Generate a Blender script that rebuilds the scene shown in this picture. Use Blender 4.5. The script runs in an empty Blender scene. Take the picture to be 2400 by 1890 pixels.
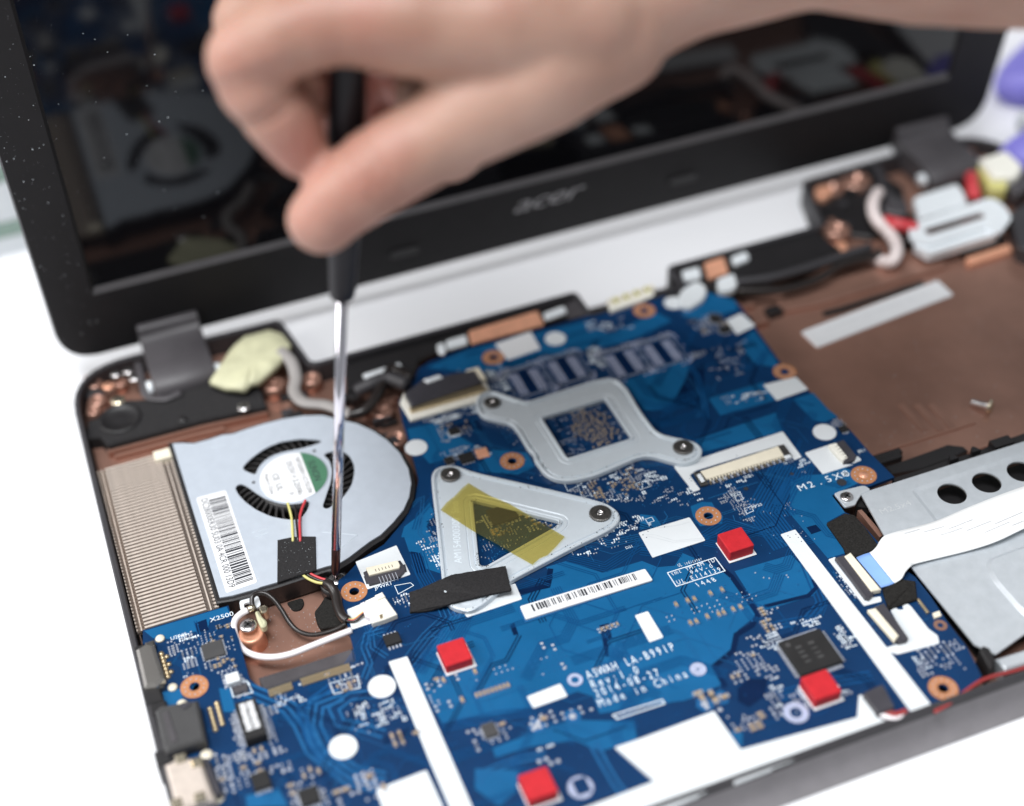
import bpy, bmesh, math, random
from mathutils import Vector, Matrix
from mathutils.geometry import tessellate_polygon
random.seed(7)
R = math.radians
sc = bpy.context.scene
col = sc.collection

# ------------------------------------------------------------------ camera (all lengths below in millimetres, built at 1/1000)
F, YAW, PITCH, ROLL = 3349.179, .293189923, .722725541, -.0781959921
CX, CY, HC = 1051.10665, 908.343206, 323.817707
YL, TH = 417.994, R(84.2395)            # the lid's plane: where it meets board level, and its opening angle
TABLE = -9.5                             # table top, measured from the top of the circuit board (z = 0)
_cy, _sy, _cp, _sp = math.cos(YAW), math.sin(YAW), math.cos(PITCH), math.sin(PITCH)
CD = Vector((_sy*_cp, _cy*_cp, -_sp)); _r = Vector((_cy, -_sy, 0)); _u = _r.cross(CD)
CR_ = math.cos(ROLL)*_r + math.sin(ROLL)*_u; CU = -math.sin(ROLL)*_r + math.cos(ROLL)*_u
CP = Vector((0, 0, HC))
cam = bpy.data.cameras.new('camera'); co = bpy.data.objects.new('camera', cam); col.objects.link(co)
cam.sensor_width = 36; cam.lens = F*36/2400
cam.shift_x = (1200-CX)/2400; cam.shift_y = (CY-945)/2400
cam.clip_start = .01; cam.clip_end = 20
m = Matrix((CR_, CU, -CD)).transposed().to_4x4(); m.translation = CP*.001; co.matrix_world = m
cam.dof.use_dof = True; cam.dof.focus_distance = .428; cam.dof.aperture_fstop = 3.7
sc.camera = co

# ------------------------------------------------------------------ light
w = bpy.data.worlds.new('World'); sc.world = w; w.use_nodes = True
w.node_tree.nodes['Background'].inputs[0].default_value = (.93, .97, 1, 1)
w.node_tree.nodes['Background'].inputs[1].default_value = .33
def area(name, loc, target, size, power, colr=(1, 1, 1)):
    l = bpy.data.lights.new(name, 'AREA'); l.shape = 'RECTANGLE'; l.size, l.size_y = size; l.energy = power; l.color = colr
    o = bpy.data.objects.new(name, l); col.objects.link(o); o.location = loc
    o.rotation_euler = (Vector(target)-Vector(loc)).to_track_quat('-Z', 'Y').to_euler()
area('window_light', (-1.1, .55, .9), (.1, .35, 0), (.9, .7), 15, (1, .975, .95))
area('ceiling_light', (-.22, .12, 1.45), (.15, .3, 0), (.8, .5), 27, (.96, .98, 1))
sc.view_settings.view_transform = 'Standard'; sc.view_settings.look = 'None'
sc.view_settings.exposure = 0; sc.view_settings.gamma = 1
sc.cycles.use_denoising = True
sc.cycles.max_bounces = 8; sc.cycles.transparent_max_bounces = 12

# ------------------------------------------------------------------ helpers
def ray(x, y): return CD*F + CR_*(x-CX) - CU*(y-CY)
CROP = dict(c1=(0,0,.36883), c2=(800,0,.36883), c3=(1600,0,.36883), c4=(0,630,.36883), c5=(800,630,.36883), c6=(1600,630,.36883),
    c7=(100,1260,.36883), c8=(800,1260,.36883), c9=(1600,1260,.36883), f1=(400,1000,.23419), f2=(1500,1000,.23419), f3=(1400,1300,.18735),
    f4=(500,1350,.18735), f5=(350,1550,.23052), f6=(950,650,.32273), f7=(2000,250,.23419), f8=(1500,550,.27663), g4=(150,750,.23419),
    g5=(900,850,.27663), g6=(500,1280,.23419), e1=(1900,850,.23419), e2=(1900,1150,.23419), h=(400,0,.41513), d=(0,0,1.1065), s=(0,0,1))
def px(k, x, y): a, b, s = CROP[k]; return a+x*s, b+y*s
def at(k, x, y, z=0):
    """the point of the level z (mm) that the photo shows there"""
    v = ray(*px(k, x, y)); t = (z-HC)/v.z; return CP + v*t
def P(k, pts, z=0): return [at(k, x, y, z).to_2d() for x, y in pts]
def deep(k, x, y, dep): return CP + ray(*px(k, x, y))*(dep/F)
LW = Vector((0, -math.cos(TH), math.sin(TH))); LN = Vector((0, -math.sin(TH), -math.cos(TH))); LA = Vector((0, YL, 0))
def lid_xy(k, x, y):
    v = ray(*px(k, x, y)); t = (LA-CP).dot(LN)/v.dot(LN); p = CP+v*t; return p.x, (p-LA).dot(LW)
def lidp(x, s, n=0): return Vector((x, 0, 0)) + LA + LW*s + LN*n

WORLD = {}
def put(name, verts, faces, mat, parent=None, smooth=False, origin=None):
    vs = [Vector(v) for v in verts]
    if origin is None:
        xs = [v.x for v in vs]; ys = [v.y for v in vs]; zs = [v.z for v in vs]
        origin = Vector(((min(xs)+max(xs))/2, (min(ys)+max(ys))/2, min(zs)))
    me = bpy.data.meshes.new(name)
    me.from_pydata([((v-origin)*.001)[:] for v in vs], [], faces)
    if mat: me.materials.append(mat)
    if smooth: me.polygons.foreach_set('use_smooth', [True]*len(me.polygons))
    me.update()
    o = bpy.data.objects.new(name, me); col.objects.link(o)
    WORLD[o.name] = origin.copy()
    if parent: o.parent = parent; o.location = (origin-WORLD[parent.name])*.001
    else: o.location = origin*.001
    return o
def thing(name, label, cat, loc, group=None):
    o = bpy.data.objects.new(name, None); col.objects.link(o); o.empty_display_size = .01
    loc = Vector(loc); o.location = loc*.001; WORLD[o.name] = loc
    o['label'] = label; o['category'] = cat
    if group: o['group'] = group
    return o
def tag(o, label=None, cat=None, group=None, kind=None):
    for k, v in (('label', label), ('category', cat), ('group', group), ('kind', kind)):
        if v: o[k] = v
    return o
def stuff(o): o['kind'] = 'stuff'; return o

class MB:
    def __init__(s): s.v = []; s.f = []
    def add(s, vs, fs):
        n = len(s.v); s.v += [Vector(v) for v in vs]; s.f += [tuple(i+n for i in f) for f in fs]; return s
    def box(s, x0, y0, z0, x1, y1, z1, rot=0, c=None):
        vs = [Vector((x, y, z)) for z in (z0, z1) for y in (y0, y1) for x in (x0, x1)]
        if rot:
            cx, cy = c or ((x0+x1)/2, (y0+y1)/2); ca, sa = math.cos(rot), math.sin(rot)
            vs = [Vector((cx+(v.x-cx)*ca-(v.y-cy)*sa, cy+(v.x-cx)*sa+(v.y-cy)*ca, v.z)) for v in vs]
        return s.add(vs, [(0,2,3,1),(4,5,7,6),(0,1,5,4),(1,3,7,5),(3,2,6,7),(2,0,4,6)])
    def prism(s, poly, z0, z1, top=None, holes=()):
        poly = ccw(poly); n = len(poly)
        if holes:
            rings = [poly]+[ccw(h)[::-1] for h in holes]
            flat = [p for r in rings for p in r]; N = len(flat)
            tris = tessellate_polygon([[Vector((p[0], p[1], 0)) for p in r] for r in rings])
            vs = [(p[0], p[1], z0) for p in flat]+[(p[0], p[1], z1) for p in flat]
            fs = []
            for t in tris:
                a, b, c = [flat[i] for i in t]
                if (b[0]-a[0])*(c[1]-a[1])-(b[1]-a[1])*(c[0]-a[0]) < 0: t = t[::-1]
                fs += [tuple(i+N for i in t), tuple(t[::-1])]
            k = 0
            for r in rings:
                L = len(r)
                for i in range(L): j = (i+1) % L; fs.append((k+i, k+j, k+j+N, k+i+N))
                k += L
            return s.add(vs, fs)
        top = top or poly
        vs = [(p[0], p[1], z0) for p in poly]+[(p[0], p[1], z1) for p in top]
        return s.add(vs, [tuple(range(n-1, -1, -1)), tuple(range(n, 2*n))]+[(i, (i+1) % n, (i+1) % n+n, i+n) for i in range(n)])
    def bprism(s, poly, z0, z1, b=.2):
        poly = ccw(poly); n = len(poly); a = inset(poly, b)
        vs = [(p[0], p[1], z0) for p in poly]+[(p[0], p[1], z1-b) for p in poly]+[(p[0], p[1], z1) for p in a]
        fs = [tuple(range(n-1, -1, -1)), tuple(range(2*n, 3*n))]
        for k in (0, n): fs += [(i+k, (i+1) % n+k, (i+1) % n+n+k, i+n+k) for i in range(n)]
        return s.add(vs, fs)
    def cyl(s, c, r, z0, z1, n=24, r1=None):
        r1 = r if r1 is None else r1
        vs = [(c[0]+q*math.cos(i*2*math.pi/n), c[1]+q*math.sin(i*2*math.pi/n), z) for q, z in ((r, z0), (r1, z1)) for i in range(n)]
        return s.add(vs, [tuple(range(n-1, -1, -1)), tuple(range(n, 2*n))]+[(i, (i+1) % n, (i+1) % n+n, i+n) for i in range(n)])
    def lathe(s, c, prof, n=32, axis=None):
        """prof: (radius, height) pairs, open surface of revolution about z (or axis)"""
        if axis is None: ax = Vector((0, 0, 1))
        else: ax = axis.normalized()
        a = ax.orthogonal().normalized(); b = ax.cross(a); c = Vector(c)
        vs = [c+ax*h+(a*math.cos(i*2*math.pi/n)+b*math.sin(i*2*math.pi/n))*r for r, h in prof for i in range(n)]
        fs = [(k*n+i, k*n+(i+1) % n, (k+1)*n+(i+1) % n, (k+1)*n+i) for k in range(len(prof)-1) for i in range(n)]
        if prof[0][0] > 0: fs.append(tuple(range(n-1, -1, -1)))
        if prof[-1][0] > 0: fs.append(tuple(range((len(prof)-1)*n, len(prof)*n)))
        return s.add(vs, fs)
    def tube(s, pts, r, n=8, sub=6, flat=None):
        pts = catmull([Vector(p) for p in pts], sub) if sub > 1 else [Vector(p) for p in pts]
        up = Vector((0, 0, 1)); vs = []
        for i, p in enumerate(pts):
            t = (pts[min(i+1, len(pts)-1)]-pts[max(i-1, 0)]).normalized()
            a = t.cross(up)
            if a.length < 1e-3: a = Vector((1, 0, 0))
            a.normalize(); b = a.cross(t)
            ra, rb = (r, r) if flat is None else flat
            vs += [p+a*math.cos(k*2*math.pi/n)*ra+b*math.sin(k*2*math.pi/n)*rb for k in range(n)]
        m_ = len(pts)
        fs = [(i*n+k, i*n+(k+1) % n, (i+1)*n+(k+1) % n, (i+1)*n+k) for i in range(m_-1) for k in range(n)]
        fs += [tuple(range(n-1, -1, -1)), tuple(range((m_-1)*n, m_*n))]
        return s.add(vs, fs)
    def build(s, name, mat, parent=None, smooth=False): return put(name, s.v, s.f, mat, parent, smooth)

def ccw(p):
    p = [Vector((q[0], q[1])) for q in p]
    a = sum(p[i].x*p[(i+1) % len(p)].y-p[(i+1) % len(p)].x*p[i].y for i in range(len(p)))
    return p if a > 0 else p[::-1]
def inset(poly, d):
    n = len(poly); out = []
    for i in range(n):
        a, b, c = poly[i-1], poly[i], poly[(i+1) % n]
        e1 = (b-a); e2 = (c-b)
        if e1.length < 1e-6: e1 = e2
        if e2.length < 1e-6: e2 = e1
        e1 = e1.normalized(); e2 = e2.normalized()
        n1 = Vector((-e1.y, e1.x)); n2 = Vector((-e2.y, e2.x)); mm = n1+n2
        if mm.length < 1e-3: mm = n1
        mm.normalize(); out.append(b+mm*d/max(.45, mm.dot(n1)))
    return out
def rounded(pts, r, seg=6):
    """corners cut back by r (one number or one per corner) and filled with a curve"""
    pts = [Vector((p[0], p[1])) for p in pts]; n = len(pts); out = []
    for i in range(n):
        rr = r[i] if isinstance(r, (list, tuple)) else r
        a, b, c = pts[i-1], pts[i], pts[(i+1) % n]
        la, lc = (a-b).length, (c-b).length; k = min(rr, la*.49, lc*.49)
        if k < .02: out.append(b); continue
        p, q = b+(a-b)*(k/la), b+(c-b)*(k/lc)
        for j in range(seg+1):
            t = j/seg; out.append(p*(1-t)**2+b*2*t*(1-t)+q*t*t)
    return out
def catmull(p, sub):
    out = []
    for i in range(len(p)-1):
        a, b, c, d = p[max(i-1, 0)], p[i], p[i+1], p[min(i+2, len(p)-1)]
        for j in range(sub):
            t = j/sub
            out.append(.5*((2*b)+(c-a)*t+(2*a-5*b+4*c-d)*t*t+(3*b-a-3*c+d)*t**3))
    out.append(p[-1]); return out
def circle(c, r, n=28, ph=0): return [Vector((c[0]+r*math.cos(ph+i*2*math.pi/n), c[1]+r*math.sin(ph+i*2*math.pi/n))) for i in range(n)]

# ------------------------------------------------------------------ materials
def nt(name):
    m = bpy.data.materials.new(name); m.use_nodes = True
    return m, m.node_tree.nodes, m.node_tree.links, m.node_tree.nodes['Principled BSDF']
def pm(name, c, rough=.5, metal=0, var=.1, scale=150, bump=0, bscale=2500, c2=None, spec=.5, sss=0, coat=0, stretch=None, rvar=0, trans=0, spots=None, aniso=0):
    m, N, L, B = nt(name)
    tc = N.new('ShaderNodeTexCoord'); vec = tc.outputs['Object']
    if stretch:
        mp = N.new('ShaderNodeMapping'); mp.inputs['Scale'].default_value = stretch; L.new(vec, mp.inputs[0]); vec = mp.outputs[0]
    no = N.new('ShaderNodeTexNoise'); no.inputs['Scale'].default_value = scale; no.inputs['Detail'].default_value = 6; no.inputs['Roughness'].default_value = .6
    L.new(vec, no.inputs['Vector'])
    rp = N.new('ShaderNodeValToRGB'); e = rp.color_ramp.elements; e[0].position = .3; e[1].position = .7
    c2 = c2 or tuple(min(1, x*(1+var)) for x in c); c1 = tuple(x*(1-var) for x in c) if c2 == tuple(min(1, x*(1+var)) for x in c) else c
    e[0].color = (*c1, 1); e[1].color = (*c2, 1)
    L.new(no.outputs[0], rp.inputs[0]); out = rp.outputs[0]
    if spots:
        sn = N.new('ShaderNodeTexNoise'); sn.inputs['Scale'].default_value = spots[1]; sn.inputs['Detail'].default_value = 2
        L.new(tc.outputs['Object'], sn.inputs['Vector'])
        sr = N.new('ShaderNodeValToRGB'); sr.color_ramp.elements[0].position = spots[2]; sr.color_ramp.elements[1].position = spots[2]+.04
        L.new(sn.outputs[0], sr.inputs[0])
        mx = N.new('ShaderNodeMixRGB'); L.new(sr.outputs[0], mx.inputs[0]); L.new(out, mx.inputs[1]); mx.inputs[2].default_value = (*spots[0], 1); out = mx.outputs[0]
    L.new(out, B.inputs['Base Color'])
    B.inputs['Roughness'].default_value = rough; B.inputs['Metallic'].default_value = metal
    B.inputs['Specular IOR Level'].default_value = spec
    if coat: B.inputs['Coat Weight'].default_value = coat; B.inputs['Coat Roughness'].default_value = .15
    if trans: B.inputs['Transmission Weight'].default_value = trans
    if sss:
        B.inputs['Subsurface Weight'].default_value = sss; B.inputs['Subsurface Radius'].default_value = (1, .25, .12); B.inputs['Subsurface Scale'].default_value = .004
    if rvar:
        mr = N.new('ShaderNodeMapRange'); mr.inputs[3].default_value = max(0, rough-rvar); mr.inputs[4].default_value = rough+rvar
        L.new(no.outputs[0], mr.inputs[0]); L.new(mr.outputs[0], B.inputs['Roughness'])
    if bump:
        bn = N.new('ShaderNodeTexNoise'); bn.inputs['Scale'].default_value = bscale; bn.inputs['Detail'].default_value = 4
        L.new(vec, bn.inputs['Vector'])
        bu = N.new('ShaderNodeBump'); bu.inputs['Strength'].default_value = bump; bu.inputs['Distance'].default_value = .0002
        L.new(bn.outputs[0], bu.inputs['Height']); L.new(bu.outputs[0], B.inputs['Normal'])
    return m
M_ = dict(
    table=pm('white_table_top', (.77, .77, .79), .45, var=.02, scale=7, spec=.3),
    plastic=pm('black_plastic', (.014, .013, .014), .42, bump=.25, bscale=4000),
    rim=pm('dark_grey_rim', (.035, .033, .037), .5, bump=.3, bscale=5000),
    bezel=pm('charcoal_bezel', (.012, .011, .012), .55, bump=.35, bscale=6000, spec=.22),
    bezel_lit_edge=pm('bezel_lit_chamfer', (.075, .07, .073), .38, bump=.2, bscale=6000),
    hinge=pm('hinge_grey', (.06, .055, .06), .45, bump=.25, bscale=5000),
    logo=pm('logo_silver', (.33, .32, .33), .4, .3, var=.05),
    copper=pm('copper_coating', (.56, .31, .235), .3, .6, var=0, c2=(.26, .145, .11), scale=11, bump=.15, bscale=700, rvar=.08),
    copper_hi=pm('bright_copper_foil', (.85, .42, .27), .33, .3, var=.12, scale=300),
    ring=pm('ring_copper', (.56, .25, .12), .45, .35, var=.12, scale=500),
    board=pm('blue_solder_mask_dark', (.003, .026, .085), .3, var=0, c2=(.004, .034, .107), scale=60, spec=.35, spots=((.005, .05, .15), 700, .72)),
    pour=pm('blue_solder_mask_over_copper', (.005, .085, .21), .3, var=0, c2=(.008, .108, .265), scale=40, spec=.4, spots=((.012, .14, .31), 900, .73)),
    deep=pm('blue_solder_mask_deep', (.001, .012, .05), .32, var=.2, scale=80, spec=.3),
    trace=pm('trace_blue', (.004, .06, .18), .3, var=.1, spec=.35),
    trace2=pm('trace_pale_blue', (.012, .095, .24), .3, var=.1, spec=.35),
    edge=pm('board_edge', (.03, .06, .09), .6),
    silver=pm('tinned_pad', (.52, .55, .62), .35, .35, var=.15, scale=900),
    gold=pm('gilded_pin', (.62, .5, .32), .32, .85, var=.15, scale=900),
    cap=pm('ceramic_tan', (.34, .25, .16), .45, var=.25, scale=1200),
    chip=pm('chip_black', (.016, .0155, .016), .6, var=.15, bump=.2, bscale=6000, spec=.3),
    chip_grey=pm('chip_grey', (.05, .049, .05), .5, var=.1),
    silk=pm('silkscreen_white', (.72, .8, .86), .6, var=.04),
    white=pm('white_insulator', (.66, .69, .71), .5, var=.03, scale=60, spec=.3),
    white2=pm('white_paper_label', (.7, .705, .72), .6, var=.015, scale=60, spec=.3),
    cream=pm('cream_connector', (.78, .72, .58), .42, var=.04, scale=400),
    cream2=pm('ivory_connector', (.82, .8, .72), .4, var=.04, scale=400),
    dark=pm('connector_charcoal', (.045, .043, .052), .45, var=.15),
    steel=pm('stamped_steel', (.6, .66, .71), .4, .2, var=.03, scale=300, bump=.1, bscale=2500, spots=((.45, .48, .5), 2600, .74)),
    fanplate=pm('fan_cover_metal', (.56, .615, .69), .38, .3, var=.03, scale=300, bump=.06, bscale=4000, rvar=.05),
    zinc=pm('galvanised_steel', (.56, .6, .635), .36, .4, var=0, c2=(.63, .67, .71), scale=300, bump=.1, bscale=1800, rvar=.05),
    bracket=pm('pale_metal_bracket', (.8, .84, .87), .4, .15, var=.04),
    fin=pm('heat_sink_fin', (.68, .59, .52), .3, .3, var=.1, scale=500),
    strip_grey=pm('front_strip_grey', (.19, .18, .19), .55, var=.08, bump=.2, bscale=5000),
    lavender=pm('bare_pad_lavender', (.42, .46, .62), .4, .15, var=.2, scale=800),
    stamp=pm('stamp_grey', (.75, .78, .8), .4, .5),
    glint=pm('solder_glint', (.8, .8, .84), .16, .8, var=.1),
    dull_red=pm('dull_red_wire', (.3, .035, .035), .5),
    emboss=pm('patch_relief', (.58, .61, .63), .5, spec=.3),
    groove=pm('groove_brown', (.12, .095, .08), .5, .2),
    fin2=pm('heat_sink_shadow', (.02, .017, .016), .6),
    port=pm('port_shell', (.5, .47, .44), .24, .9, var=.1, scale=60),
    nut=pm('knurled_nut', (.12, .115, .11), .38, .75, var=.3, scale=900),
    screw=pm('nickel_screw', (.62, .6, .6), .22, .95, var=.1, scale=700),
    brass=pm('warm_nickel', (.75, .66, .5), .22, .9, var=.1),
    chrome=pm('polished_shaft', (.72, .7, .76), .12, 1, var=.03),
    tip=pm('blackened_tip', (.09, .05, .05), .28, .8, var=.15),
    handle=pm('screwdriver_black', (.006, .005, .008), .4, var=.2, spec=.3),
    cloth=pm('black_cloth_tape', (.022, .021, .022), .85, var=.35, scale=1800, bump=.9, bscale=2600, spec=.2),
    foam=pm('black_foam', (.02, .019, .018), .95, var=.5, scale=2200, bump=1, bscale=1800, spec=.1),
    red=pm('red_rubber', (.5, .017, .025), .55, var=.12, scale=300, spec=.3, bump=.35),
    tape_y=pm('pale_yellow_tape', (.55, .54, .36), .55, var=.12, scale=120, bump=.5, bscale=260),
    w_white=pm('white_wire', (.85, .8, .82), .4, var=.02),
    w_pink=pm('pinkish_wire', (.78, .68, .66), .4),
    w_black=pm('black_wire', (.02, .016, .015), .3, var=.1),
    w_red=pm('red_wire', (.55, .05, .06), .4),
    w_yellow=pm('yellow_wire', (.6, .56, .2), .4),
    w_grey=pm('grey_wire', (.3, .28, .27), .5),
    green=pm('label_green', (.06, .17, .1), .5, var=.05),
    ink=pm('print_black', (.02, .022, .03), .6),
    ink2=pm('print_violet', (.16, .13, .3), .6),
    ink_grey=pm('print_grey', (.55, .56, .58), .6),
    blue_fpc=pm('ribbon_stiffener_blue', (.24, .42, .85), .4, var=.05),
    ribbon=pm('ribbon_white', (.87, .88, .88), .42, var=.02, spec=.4),
    violet=pm('violet_plastic', (.2, .18, .58), .5, var=.05),
    greenish=pm('grey_green_plastic', (.23, .32, .27), .5),
    dust=pm('dust', (.6, .65, .68), .8),
    blade=pm('fan_blade_black', (.035, .033, .033), .35),
    film=pm('grey_film', (.15, .14, .15), .25, .5, var=.25, scale=90),
)
# screen glass, skin and the amber tape
m, N, L, B = nt('glossy_screen'); B.inputs['Base Color'].default_value = (.004, .004, .005, 1); B.inputs['Roughness'].default_value = .025; B.inputs['IOR'].default_value = 1.48
tc = N.new('ShaderNodeTexCoord'); no = N.new('ShaderNodeTexNoise'); no.inputs['Scale'].default_value = 14; mr = N.new('ShaderNodeMapRange')
mr.inputs[3].default_value = .04; mr.inputs[4].default_value = .09; L.new(tc.outputs['Object'], no.inputs[0]); L.new(no.outputs[0], mr.inputs[0]); L.new(mr.outputs[0], B.inputs['Roughness'])
M_['screen'] = m
m, N, L, B = nt('skin')
tc = N.new('ShaderNodeTexCoord')
n1 = N.new('ShaderNodeTexNoise'); n1.inputs['Scale'].default_value = 30; n1.inputs['Detail'].default_value = 5; L.new(tc.outputs['Object'], n1.inputs[0])
r1 = N.new('ShaderNodeValToRGB'); r1.color_ramp.elements[0].position = .32; r1.color_ramp.elements[1].position = .68
r1.color_ramp.elements[0].color = (.31, .165, .118, 1); r1.color_ramp.elements[1].color = (.43, .265, .205, 1); L.new(n1.outputs[0], r1.inputs[0]); at_ = N.new('ShaderNodeAttribute'); at_.attribute_name = 'blood_and_shade'; mb_ = N.new('ShaderNodeMixRGB'); mb_.inputs[2].default_value = (.34, .085, .065, 1)
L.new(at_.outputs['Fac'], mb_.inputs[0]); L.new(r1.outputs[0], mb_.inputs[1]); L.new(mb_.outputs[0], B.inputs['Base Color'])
B.inputs['Roughness'].default_value = .52; B.inputs['Subsurface Weight'].default_value = .3; B.inputs['Subsurface Radius'].default_value = (1, .28, .14); B.inputs['Subsurface Scale'].default_value = .003
n2 = N.new('ShaderNodeTexNoise'); n2.inputs['Scale'].default_value = 420; n2.inputs['Detail'].default_value = 6; L.new(tc.outputs['Object'], n2.inputs[0])
b2 = N.new('ShaderNodeBump'); b2.inputs['Strength'].default_value = .35; b2.inputs['Distance'].default_value = .0006; L.new(n2.outputs[0], b2.inputs['Height']); L.new(b2.outputs[0], B.inputs['Normal'])
M_['skin'] = m
m, N, L, B = nt('amber_film')
tr = N.new('ShaderNodeBsdfTransparent'); tr.inputs[0].default_value = (.9, .85, .6, 1); mx = N.new('ShaderNodeMixShader'); mx.inputs[0].default_value = .06
B.inputs['Base Color'].default_value = (.5, .46, .25, 1); B.inputs['Roughness'].default_value = .25
L.new(tr.outputs[0], mx.inputs[1]); L.new(B.outputs[0], mx.inputs[2]); L.new(mx.outputs[0], N['Material Output'].inputs[0])
M_['amber'] = m

def text(s, x, y, z, size, mat, parent, rot=0, name='printed_text', align='CENTER', shear=0, sx=1, frame=None, space=1, fit=None, mono=0):
    """lettering as flat faces; fit = wanted length in mm, mono = pitch of the letters in em"""
    vs, fs = [], []; dg = None
    for k, chs in enumerate(s if mono else [s]):
        if chs == ' ': continue
        cu = bpy.data.curves.new('t', 'FONT'); cu.body = chs; cu.size = 1; cu.align_x = 'CENTER'; cu.align_y = 'CENTER' if not mono else 'BOTTOM_BASELINE'; cu.shear = shear; cu.space_character = space; cu.resolution_u = 3
        t = bpy.data.objects.new('t', cu); col.objects.link(t)
        dg = bpy.context.evaluated_depsgraph_get(); me = t.evaluated_get(dg).to_mesh(); n0 = len(vs)
        vs += [Vector((v.co.x+k*mono, v.co.y-(.34 if mono else 0), 0)) for v in me.vertices]; fs += [tuple(i+n0 for i in p.vertices) for p in me.polygons]
        t.to_mesh_clear(); bpy.data.objects.remove(t); bpy.data.curves.remove(cu)
    x0, x1 = min(v.x for v in vs), max(v.x for v in vs)
    kx = (fit/(x1-x0)) if fit else size*sx
    mid = x0 if align == 'LEFT' else (x0+x1)/2
    ca, sa = math.cos(rot), math.sin(rot)
    vs = [Vector(((v.x-mid)*kx, v.y*size, 0)) for v in vs]
    F_ = frame or (lambda a, b, c: Vector((a, b, c)))
    vs = [F_(x+v.x*ca-v.y*sa, y+v.x*sa+v.y*ca, z) for v in vs]
    return put(name, vs, fs, mat, parent)

def slab(name, k, pts, z0, z1, mat, parent, b=.25, rr=0):
    pl = P(k, pts, z1)
    if rr: pl = rounded(pl, rr, 4)
    return MB().bprism(pl, z0, z1, b).build(name, mat, parent)

# ================================================================== the table
t = MB().prism([(-2500, -900), (2600, -900), (2600, 2600), (-2500, 2600)], TABLE-30, TABLE).build('table', M_['table']); tag(t, kind='structure')

# ================================================================== bottom case
base = thing('laptop_bottom_case', 'open black laptop bottom case with copper coated inside lying on the white table', 'laptop case', (174, 290, TABLE))
ol = rounded([(-16.5, 177), (365, 177), (365, 414), (277, 411), (268, 382), (203, 382), (203, 369), (167, 369), (167, 382), (66, 382), (62, 411), (-16.5, 413)],
             [6, 6, 26, 3, 3, 3, 1, 1, 3, 3, 3, 24], 8)
ol = ccw(ol)
MB().prism(ol, TABLE+.6, TABLE+2.2).build('bottom_shell', M_['plastic'], base)  # redness at tip and knuckles; deep spots paint shade into the fist hollow
inn = inset(ol, 2.0)
b = MB(); n = len(ol); o2 = inset(ol, .5); i2 = inset(ol, 1.6)
vs = []
for ring, z in ((ol, TABLE+2.2), (ol, .7), (o2, 1.3), (i2, 1.3), (inn, .7), (inn, TABLE+2.2)): vs += [(p.x, p.y, z) for p in ring]
fs = [(k*n+i, k*n+(i+1) % n, (k+1)*n+(i+1) % n, (k+1)*n+i) for k in range(5) for i in range(n)]
b.add(vs, fs).build('side_wall', M_['rim'], base)
fe = [(177.05, -.6), (176.8, -3.5), (176, -6.2), (174.4, -8.2), (171.6, TABLE+.15)]  # grey strip curving down from the front wall to the table
put('front_strip', [(x, y, z) for y, z in fe for x in (-16, 364.5)], [(k*2, k*2+1, k*2+3, k*2+2) for k in range(4)], M_['strip_grey'], base, True)
cp = inset(ol, 2.6)
b = MB().prism(cp, TABLE+2.2, TABLE+2.7).build('copper_lining', M_['copper'], base)
# raised creases pressed into the lining under the battery bay
FL = TABLE+2.7
ZF = -6.8
for a, c, ww in (((225, 262), (330, 262.8), .6), ((222, 272.5), (262, 273), .35), ((225, 372), (330, 373), .9), ((228, 366), (330, 367), .5)):
    MB().box(a[0], a[1]-ww, FL, c[0], a[1]+ww, FL+.5).build('lining_ridge', M_['copper'], base)
for q in (('e1', 900, 420), ('e1', 1060, 420), ('e1', 1200, 420)):
    p = at(*q, FL); MB().box(p.x-1.2, p.y-14, FL, p.x+1.2, p.y, FL+.25).build('lining_ridge', M_['copper'], base)
# black plastic rail with clips beside the drive bay
MB().bprism(P('e1', [(745, 1050), (900, 1000), (1370, 830), (1530, 850), (1570, 890), (1380, 980), (1130, 1070), (800, 1120)], -5), FL, -4.4, .4).build('rail_base', M_['plastic'], base)
b = MB().prism(P('e1', [(820, 1150), (1120, 1060), (1400, 960), (1680, 880), (1800, 820), (2135, 700), (2700, 500), (2750, 620), (2135, 800), (1160, 1130), (840, 1180)], -1), FL, -1.4).build('clip_rail', M_['plastic'], base)
for q in ((1420, 960), (1640, 880)):
    p = at('e1', q[0], q[1], 0); MB().prism([(p.x-1.6, p.y-1), (p.x+1.6, p.y-1), (p.x+.4, p.y+1.2), (p.x-.4, p.y+1.2)], -2, .6).build('clip', M_['plastic'], base)
p = at('e1', 1830, 800, 0); MB().box(p.x-1, p.y-2.5, -2, p.x+6, p.y+1, .2).build('clip', M_['plastic'], base)
for y in (925, 975):
    p = at('e1', 740, y, -4); MB().bprism([(p.x-8, p.y-1), (p.x+6, p.y-1), (p.x+6, p.y+1), (p.x-8, p.y+1)], FL, -3.6, .3).build('guide_rib', M_['plastic'], base)
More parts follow.
